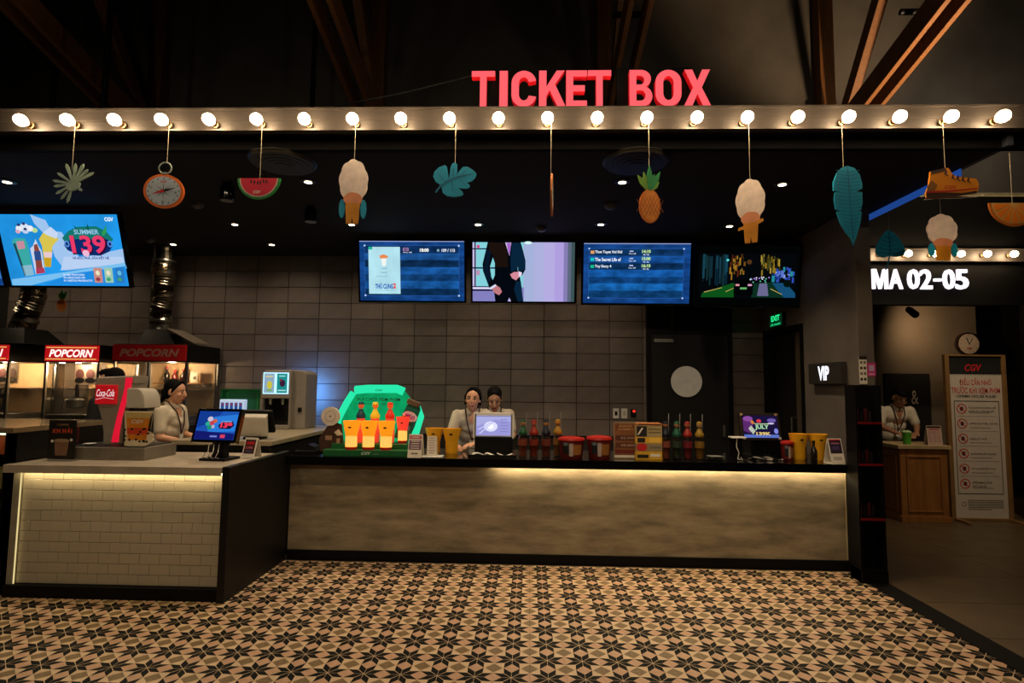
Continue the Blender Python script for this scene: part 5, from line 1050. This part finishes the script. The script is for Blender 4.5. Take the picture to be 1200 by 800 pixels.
for x in (-.17, .155): B(x-.012, x+.012, -.006, .0, .103, .122, mat('clip_tan', 'a88a60', .5)).build('clip', t, (0, 0, .29), (-.2, 0, 0))
for x in (-.165, .165): MB().lathe([(.012, -.0), (.012, .012)], (x, -.0, -.108), CREAM, 12, 'y').build('knob', t, (0, 0, .29), (-.2, 0, 0))
c = MB()
for k in range(5): c.tube([(1.93+.05*k, 5.2+.02*k, CT+.012), (1.98+.05*k, 5.16, CT+.03), (2.05+.05*k, 5.17, CT+.012), (2.12+.05*k, 5.14+.01*k, CT+.010)], .006, CREAM if k % 2 else BLACK, 6)
tag(c.build('register_cables'), 'loose cables lying in front of the right register', 'cables')
t = thing('phone_stand', 'small white topped stand with dangling cable left of the right register', 'stand', (1.885, 5.18, CT)); B(-.075, .055, -.05, .05, .195, .207, WHITE).build('plate', t, bev=.003); B(-.06, .04, .02, .05, 0, .195, BLACK).build('post', t); MB().tube([(-.02, -.02, .195), (-.03, -.03, .12), (-.01, -.035, .07), (-.02, -.03, .012), (.02, -.04, .008), (.0, -.05, .03)], .004, PAPER, 6).build('cable', t, smooth=True)
bucket('small red bucket between the right register and the yellow tubs', (2.335, 5.22, CT), .115, .165)
tub('popcorn_tub', 'yellow popcorn tub right of the small red bucket', (2.455, 5.26, CT), YELLOW, .15, .235); tub('popcorn_tub', 'yellow popcorn tub nearest the concrete pillar', (2.628, 5.26, CT), YELLOW, .15, .235)
b = thing('sauce_bottle', 'small dark bottle in front of the two yellow tubs', 'bottle', (2.53, 5.14, CT)); MB().lathe([(.026, 0), (.028, .02), (.028, .10), (.010, .135), (.010, .165)], (0, 0, 0), mat('sauce_181412', '181412', .2), 14).build('body', b, smooth=True); MB().lathe([(.013, .165), (.013, .185)], (0, 0, 0), BLACK, 12).build('cap', b)
def pr_dark(p, w, h):
    p.rect(0, h*.66, w*.86, h*.52, .004, mat('flyer_night', '281a30', .6)); p.rect(0, h*.8, w*.6, h*.06, .005, mat('flyer_pink2', 'a0607a', .6)); p.rect(0, h*.62, w*.5, h*.14, .005, mat('flyer_violet', '4a3a6a', .6)); p.rect(0, h*.94, w*.86, h*.05, .004, INKRED); p.rect(0, h*.2, w*.6, h*.14, .004, mat('flyer_grey', 'a8a098', .6))
easel('flyer_stand', 'leaning dark violet flyer at the right end of the counter', (2.655, 5.04, CT), .12, .125, .215, PAPER, pr_dark, .25)
# ================================================================ RIGHT SIDE
t = thing('brochure_rack', 'tall black brochure rack with red shelf edges at the counter end', 'rack', (2.812, 4.866, 0))
MB().bx(-.105, -.09, -.08, .075, 0, 1.60, BLACK).bx(.09, .105, -.08, .075, 0, 1.60, BLACK).bx(-.09, .09, .06, .075, 0, 1.60, BLACK).bx(-.105, .105, -.09, .075, 0, .10, BLACK).build('carcass', t)
for z in (.50, .94, 1.28):
    B(-.09, .09, -.085, .06, z, z+.012, BLACK).build('shelf', t); B(-.095, .095, -.095, -.085, z-.002, z+.016, mat('shelf_red', '6a0c10', .4)).build('shelf_edge', t)
    f = MB()
    for k in range(5): f.bx(-.085+.035*k, -.085+.035*k+.025, .02, .03, z+.012, z+.10+.02*(k % 2), mat('leaflet_red', '4a0c10', .6) if k % 2 else mat('leaflet_dark', '1a1214', .6))
    f.build('leaflets', t)
# wooden host desk
OAK = mat('desk_oak', '8a5a2c', .5, var=.25, scale=4, stretch=(6, 6, .7), bump=.05)
t = thing('host_desk', 'panelled oak host desk in the corridor', 'desk', (4.70, 7.17, 0))
B(-.27, .28, -.22, .25, .0, .86, OAK).build('body', t); B(-.31, .31, -.26, .28, .86, .905, mat('desk_top', 'a8916c', .35)).build('top', t, bev=.005)
MB().bx(-.20, .21, -.235, -.22, .12, .14, OAK).bx(-.20, .21, -.235, -.22, .76, .78, OAK).bx(-.20, -.18, -.235, -.22, .14, .76, OAK).bx(.19, .21, -.235, -.22, .14, .76, OAK).build('front_moulding', t, bev=.004)
MB().bx(-.285, -.27, -.16, .19, .12, .14, OAK).bx(-.285, -.27, -.16, .19, .76, .78, OAK).bx(-.285, -.27, -.16, -.14, .14, .76, OAK).bx(-.285, -.27, .17, .19, .14, .76, OAK).build('side_moulding', t, bev=.004)
B(-.285, .295, -.235, .26, 0, .07, OAK).build('skirting', t, bev=.004)
t = thing('green_cup', 'bright green cup on the host desk', 'cup', (4.585, 7.05, .905)); MB().lathe([(.04, 0), (.05, .14), (.047, .14), (.038, .01)], (0, 0, 0), mat('cup_green', '4a9a2a', .4), 18).build('body', t, smooth=True); MB().lathe([(.053, .138), (.053, .15), (.03, .165)], (0, 0, 0), mat('cup_lid', 'a8c090', .4), 18).build('lid', t, smooth=True)
def pr_desk(p, w, h):
    p.rect(0, h*.92, w*.94, h*.1, .004, mat('deskcard_dark', '2a1414', .6)); p.rect(0, h*.8, w*.7, h*.05, .004, INKRED)
    for k in range(5):
        for c in (-1, 0, 1): p.rect(c*w*.28, h*(.66-.12*k), w*.22, h*.06, .004, mat('deskcard_rose', 'b07a78', .6))
easel('desk_notice', 'pink printed notice standing on the host desk', (4.87, 7.03, .905), 0, .175, .225, mat('deskcard', 'b8a090', .7), pr_desk, .08, 'notice')
# rules board
t = thing('rules_board', 'tall white cinema rules board in a wooden frame, red headline and round symbols', 'sign board', (5.468, 7.1, 0))
FRW = mat('board_frame', '7a5a34', .5, var=.2, scale=6); Wd, Hd = .73, 2.0
MB().bx(-Wd/2, -Wd/2+.05, -.02, .03, .0, Hd, FRW).bx(Wd/2-.05, Wd/2, -.02, .03, .0, Hd, FRW).bx(-Wd/2+.05, Wd/2-.05, -.02, .03, Hd-.02, Hd, FRW).bx(-Wd/2+.05, Wd/2-.05, -.02, .03, 0, .03, FRW).build('frame', t, bev=.003)
B(-Wd/2+.05, Wd/2-.05, .0, .02, .03, Hd-.02, mat('rules_paper', 'c0b4a6', .6, var=.04)).build('panel', t)
MB().bx(-.34, -.30, -.25, .25, 0, .03, FRW).bx(.30, .34, -.25, .25, 0, .03, FRW).build('foot', t, bev=.003)
w2 = Wd-.1; q = Px(w2, 1.95, 0, 400, 0, 1200); q2 = lambda x, y: (q.pt(x, y)[0], q.pt(x, y)[1]+.03+.975)
f = MB()
def RB(xa, ya, xb, yb, o, m): f.flat([q2(xa, ya), q2(xb, ya), q2(xb, yb), q2(xa, yb)], o, m)
def RT(s, x, y, dx, dy, m, bold=.02, o=.002, **k): c = q2(x, y); f.text(s, c[0], c[1], dx/400*w2, dy/1200*1.95, o, m, bold, **k)
RB(0, 0, 400, 135, .001, INK); RT('CGV', 190, 85, 130, 52, INKRED, .03, shear=.25)
for k in range(20): RB(4+k*20, 135, 12+k*20, 142, .0015, INKGREY)
RT('ĐIỀU CẦN NHỚ', 200, 186, 240, 62, INKRED, .008); RT('TRƯỚC KHI XEM PHIM', 200, 250, 370, 60, INKRED, .008); RT('· CINEMA HOUSE RULES ·', 200, 300, 330, 20, INK, .02)
for a in ((30, 335, 372, 341), (30, 1020, 372, 1026), (30, 335, 35, 1026), (367, 335, 372, 1026)): RB(*a, .001, INK)
for k, (s1, s2) in enumerate((('VUI LÒNG ĐI VÀO ĐÚNG GHẾ', 'KHÔNG GÁC CHÂN LÊN GHẾ'), ('KHÔNG QUAY PHIM, CHỤP ẢNH', ''), ('KHÔNG HÚT THUỐC', ''), ('KHÔNG MANG ĐỒ ĂN NGOÀI', ''), ('TẮT CHUÔNG ĐIỆN THOẠI', ''), ('KHÔNG MANG VŨ KHÍ', 'CHẤT CHÁY NỔ'))):
    y = 395+k*111; c = q2(86, y); f.ring(c[0], c[1], .050, .060, .002, INKRED); f.disc(c[0], c[1], .022, .026, .002, INK, 10); f.flat([(c[0]-.042, c[1]+.036), (c[0]-.036, c[1]+.042), (c[0]+.042, c[1]-.036), (c[0]+.036, c[1]-.042)], .003, INKRED)
    RT(s1, 140+len(s1)*4.3, y-(12 if s2 else 2), len(s1)*8.6, 22, INK, .005)
    if s2: RT(s2, 140+len(s2)*4.3, y+14, len(s2)*8.6, 22, INK, .005)
    RB(140, y+28, 300, y+32, .0015, INKGREY); RB(50, y+54, 352, y+56, .0015, INKGREY) if k < 5 else None
c = q2(70, 1100); f.ring(c[0], c[1], .022, .028, .002, INK, 8)
for k in range(6): RB(100, 1068+k*13, 365-(k == 5)*90, 1074+k*13, .0015, INKGREY)
f.build('print', t)
# clock and spotlight in the corridor
t = thing('wall_clock', 'round wall clock lit above the rules board', 'clock', (6.52, 8.6, 2.25))
MB().lathe([(.17, 0), (.17, .05), (.15, .055)], (0, 0, 0), mat('clock_rim', '2a1c1a', .4), 32, 'y').build('rim', t, smooth=True); MB().lathe([(.148, .05), (.148, .056)], (0, 0, 0), mat('clock_face', 'cfc0b0', .6), 32, 'y').build('face', t)
f = MB()
for k in range(12): a = 2*PI*k/12; f.disc(.125*math.sin(a), .125*math.cos(a), .006, .006, .058, INK, 6)
f.flat([(-.005, -.01), (.005, -.01), (.06, .08), (.052, .085)], .059, INK); f.flat([(-.006, .0), (.006, .0), (-.035, .1), (-.043, .095)], .06, INK); f.text('CGV', 0, -.07, .07, .03, .059, INKRED, .03, shear=.2); f.build('hands', t)
t = thing('track_spotlight', 'small black spotlight under the corridor ceiling', 'spotlight', (5.36, 8.0, 2.98)); MB().tube([(0, 0, 0), (0, 0, -.25)], .012, BLACK).build('stem', t); MB().cap((-.05, .0, -.30), (.07, .06, -.36), .045, .05, BLACK).build('can', t, smooth=True)
lamp('corridor_beam', 'SPOT', (.12, .02, -.42), 26, WARMER, t, size=.03, aim=(1.2, .65, -.7), spot=165, blend=1.0)
lamp('corridor_fill', 'SPOT', (4.9, 5.0, 4.2), 150, WARM, None, size=.06, aim=(5.0, 7.0, .9), spot=75, blend=.9)
# ================================================================ PEOPLE
SKIN = mat('skin', 'd29c7c', .55, var=.06); SKIN2 = mat('skin_tan', 'a8765a', .55, var=.06); HAIR = mat('hair_black', '050404', .8, var=.3, scale=30, stretch=(8, 8, 1), spec=.15)
SHIRT = mat('shirt_cream', 'cfc3ae', .8, var=.1, scale=14, bump=.1); SHIRTP = mat('shirt_grey', 'b3a796', .8, var=.1, scale=14, bump=.1); TROUSER = mat('trouser_black', '141416', .8); LANY = mat('lanyard', '3a1c1c', .7); EYE = mat('eye_dark', '0c0808', .3); LIP = mat('lip', '9a3a3a', .5); TEETH = mat('teeth', 'd8cfc4', .4)
def skinned(mb, name, m, parent, voxel=.008, it=6):
    o = mb.build(name, None); o.modifiers.new('r', 'REMESH').mode = 'VOXEL'; o.modifiers['r'].voxel_size = voxel
    s = o.modifiers.new('s', 'SMOOTH'); s.factor = .5; s.iterations = it
    bpy.context.view_layer.update(); dg = bpy.context.evaluated_depsgraph_get(); me = bpy.data.meshes.new_from_object(o.evaluated_get(dg))
    old = o.data; o.modifiers.clear(); o.data = me; bpy.data.meshes.remove(old); me.name = name; me.materials.clear(); me.materials.append(m)
    me.polygons.foreach_set('use_smooth', [True]*len(me.polygons)); o.parent = parent; return o
def person(label, loc, rz, lean=0.0, s=1.0, head=(0.0, 0.0, 0.0), arms=None, male=False, shirt=SHIRT, skin=SKIN, hair='back', smile=False, glasses=False, lanyard=True):
    t = thing('person', label, 'person', loc, rz); D = SKIN
    piv = Vector((0, 0, .88)); RL = Matrix.Rotation(-(-lean), 3, 'X')
    U = lambda p: (piv+RL @ (Vector(p)-piv))*s
    Lo = lambda p: Vector(p)*s
    sw = .175 if male else .155
    neck, hc = U((0, .015, 1.34)), U((0, -.012, 1.465))
    RH = Matrix.Rotation(rz*0+head[0], 3, 'Z') @ Matrix.Rotation(head[1], 3, 'X') @ Matrix.Rotation(head[2], 3, 'Y')
    hp = lambda x, y, z: hc+RH @ Vector((x*s, y*s, z*s))
    b = MB(); c = MB(); hr = MB(); tr = MB()
    # head
    b.ell(hp(0, .012, .028), (.074*s, .092*s, .086*s), D, RH); b.ell(hp(0, -.022, -.032), (.060*s, .066*s, .078*s), D, RH); b.ell(hp(0, -.045, -.088), (.030*s, .028*s, .022*s), D, RH)
    b.cap(hp(0, -.088, .018), hp(0, -.104, -.018), .009*s, .013*s, D); b.ell(hp(0, -.082, -.055), (.026*s, .012*s, .014*s), D, RH)
    for k in (-1, 1):
        b.ell(hp(k*.076, .012, -.005), (.010*s, .020*s, .032*s), D, RH); b.ell(hp(k*.034, -.066, -.02), (.024*s, .022*s, .024*s), D, RH)
    b.cap(neck-Vector((0, 0, .03)), hp(0, .015, -.07), .047*s, .046*s, D)
    # torso, hips, legs
    b.cap(U((0, .01, 1.24)), U((0, .0, 1.0)), .105*s, .10*s, D); b.cap(U((-.09, .01, 1.25)), U((.09, .01, 1.25)), .075*s, .075*s, D); b.cap(Lo((-.05, 0, .9)), Lo((.05, 0, .9)), .10*s, .10*s, D)
    for k in (-1, 1):
        b.cap(Lo((k*.08, 0, .86)), Lo((k*.085, -.012, .47)), .078*s, .052*s, D); b.cap(Lo((k*.085, -.012, .47)), Lo((k*.085, .015, .09)), .050*s, .034*s, D); b.cap(Lo((k*.085, .02, .04)), Lo((k*.09, -.13, .032)), .035*s, .028*s, D)
        tr.cap(Lo((k*.08, 0, .87)), Lo((k*.085, -.012, .47)), .092*s, .068*s, D); tr.cap(Lo((k*.085, -.012, .47)), Lo((k*.085, .015, .11)), .067*s, .052*s, D)
    tr.cap(Lo((-.055, 0, .92)), Lo((.055, 0, .92)), .112*s, .112*s, D)
    c.cap(U((-.06, .01, 1.22)), U((.06, .01, 1.22)), .105*s, .105*s, D); c.cap(U((-.04, 0, 1.08)), U((.04, 0, 1.08)), .108*s, .108*s, D); c.cap(U((-.05, .0, .95)), U((.05, 0, .95)), .112*s, .112*s, D); c.cap(U((-.10, .012, 1.265)), U((.10, .012, 1.265)), .07*s, .07*s, D)
    if not male: c.ell(U((0, -.06, 1.17)), (.11*s, .06*s, .06*s), D)
    for k in (-1, 1): c.cap(U((k*.03, -.06, 1.325)), U((k*.055, .03, 1.35)), .020*s, .020*s, D); c.cap(U((-.04, .05, 1.35)), U((.04, .05, 1.35)), .020*s, .020*s, D)
    # arms and hands
    for k, A in zip((-1, 1), arms):
        sh = U((k*sw, .012, 1.275)); el, wr, hd = [Vector(p)*s for p in A]
        b.cap(sh, el, .046*s, .037*s, D); b.cap(el, wr, .037*s, .025*s, D); e2 = sh.lerp(el, .72)
        c.cap(sh, e2, .062*s, .056*s, D)
        d = (hd-wr).normalized(); side = d.cross(Vector((0, 0, 1))); side = side.normalized() if side.length > .01 else Vector((1, 0, 0)); nrm = side.cross(d)
        for q in (-.024, -.008, .008, .024): b.cap(wr+side*q*.6*s, wr+(d*.075+side*q)*s, .016*s, .013*s, D, 10, 3)
        for q, L in ((-.027, .060), (-.009, .072), (.009, .076), (.027, .068)):
            p0 = wr+(d*.078+side*q)*s; p1 = p0+(d*L*.55-nrm*.012+side*q*.12)*s; p2 = p1+(d*L*.35-nrm*.028)*s
            b.cap(p0, p1, .0095*s, .0088*s, D, 10, 3); b.cap(p1, p2, .0088*s, .0078*s, D, 10, 3)
        ts = 1 if k < 0 else -1; p0 = wr+(d*.02+side*.022*ts)*s; p1 = p0+(d*.038+side*.026*ts-nrm*.006)*s; b.cap(p0, p1, .012*s, .010*s, D, 10, 3); b.cap(p1, p1+(d*.03+side*.004*ts-nrm*.012)*s, .010*s, .008*s, D, 10, 3)
    # hair
    hr.ell(hp(0, .044, .044), (.082*s, .086*s, .086*s), D, RH); hr.ell(hp(0, .055, -.01), (.074*s, .062*s, .075*s), D, RH)
    if hair == 'short': hr.ell(hp(0, -.02, .085), (.07*s, .07*s, .04*s), D, RH)
    else:
        for k in (-1, 1): hr.cap(hp(k*.012, -.036, .110), hp(k*.064, -.024, .055), .017*s, .014*s, D); hr.cap(hp(k*.064, -.024, .055), hp(k*.075, .004, -.005), .014*s, .012*s, D)
        if hair == 'back': hr.ell(hp(0, .105, -.015), (.045*s, .042*s, .045*s), D, RH); hr.cap(hp(0, .10, -.03), hp(0, .125, -.12), .034*s, .016*s, D)
        if hair == 'long':
            for k in (-1, 1): hr.cap(hp(k*.076, .01, .03), hp(k*.076, .022, -.055), .017*s, .013*s, D)
            hr.ell(hp(0, .072, -.05), (.062*s, .040*s, .08*s), D, RH)
    body = skinned(b, 'body', skin, t, .0075, 4); skinned(c, 'shirt', shirt, t, .010, 5); skinned(hr, 'hair', HAIR, t, .008, 4)
    skinned(tr, 'trousers', TROUSER, t, .012, 4)
    for k in (-1, 1):
        MB().ell(hp(k*.031, -.081, .010), (.013*s, .006*s, .0065*s), EYE, RH, 10, 6).build('eye', t, smooth=True)
        MB().cap(hp(k*.018, -.086, .033), hp(k*.046, -.078, .034), .0042*s, .0032*s, HAIR, 8, 3).build('eyebrow', t, smooth=True)
        MB().ell(U((k*.095, .03, .0))*0+Vector((k*.088*s, -.05*s, .035*s)), (.045*s, .125*s, .042*s), BLACK).build('shoe', t, smooth=True)
    mo = MB().ell(hp(0, -.092, -.055), (.025*s, .009*s, .011*s if smile else .006*s), LIP, RH, 12, 8).build('mouth', t, smooth=True)
    if smile: MB().ell(hp(0, -.0985, -.052), (.016*s, .005*s, .004*s), TEETH, RH, 12, 6).build('teeth', t, smooth=True)
    if glasses:
        g = MB()
        for k in (-1, 1): g.tube([hp(k*.032+.024*math.cos(2*PI*i/14), -.096, .008+.019*math.sin(2*PI*i/14)) for i in range(15)], .0025*s, BLACK, 6)
        g.tube([hp(-.01, -.098, .01), hp(.01, -.098, .01)], .0025*s, BLACK, 6)
        for k in (-1, 1): g.tube([hp(k*.056, -.094, .01), hp(k*.08, .01, .012)], .0025*s, BLACK, 6)
        g.build('glasses', t)
    if lanyard:
        l = MB()
        for k in (-1, 1): l.tube([U((k*.03, .07, 1.375)), U((k*.075, .0, 1.365)), U((k*.06, -.09, 1.28)), U((k*.03, -.125, 1.16)), U((0, -.128, 1.06))], .006*s, LANY, 6)
        l.build('lanyard', t, smooth=True); q = MB(); p = U((0, -.132, 1.03)); q.bx(p.x-.028, p.x+.028, p.y-.003, p.y+.003, p.z-.045, p.z+.035, PAPER); q.build('badge', t)
    return t
def arm(k, el, wr, hd): return ((el), (wr), (hd))
person('server in cream shirt and dark lanyard, in profile behind the snack counter', (-3.60, 5.55, 0), PI/2, .10, 1.0, (0, .18, 0), (((-.20, -.06, 1.03), (-.13, -.27, .98), (-.10, -.42, .97)), ((.20, -.05, 1.03), (.13, -.26, .99), (.10, -.42, .98))), hair='back')
person('staff member hidden behind the soda dispenser, only dark hair showing', (-4.10, 5.42, 0), -PI/2, 0, 1.065, (0, .1, 0), (((-.2, .0, 1.03), (-.16, -.22, 1.0), (-.13, -.36, 1.0)), ((.2, .0, 1.03), (.16, -.22, 1.0), (.13, -.36, 1.0))), male=True, hair='short', lanyard=False, shirt=TROUSER)
person('smiling clerk with hair tied back leaning at the counter, left of the pair', (-.60, 5.97, 0), .12, .38, 1.0, (-.15, .06, .06), (((-.225, -.24, 1.02), (-.19, -.46, .985), (-.12, -.56, .975)), ((.18, -.16, 1.0), (.03, -.34, .985), (-.08, -.40, .975))), shirt=SHIRTP, hair='long', smile=True)
person('clerk bowing her head behind the centre register, right of the pair', (-.375, 6.36, 0), 0, .40, 1.0, (.05, .62, 0), (((-.16, -.10, 1.0), (-.04, -.27, 1.0), (.03, -.38, .99)), ((.20, -.20, 1.02), (.12, -.42, 1.0), (.07, -.56, .99))), shirt=SHIRTP, hair='back')
person('attendant in cream shirt and glasses bending over the oak host desk', (4.87, 7.83, 0), -.05, .42, 1.03, (.0, .55, 0), (((-.22, -.20, 1.05), (-.13, -.36, .98), (-.04, -.44, .96)), ((.22, -.20, 1.05), (.12, -.36, .98), (.02, -.44, .96))), male=True, skin=SKIN2, hair='short', glasses=True)
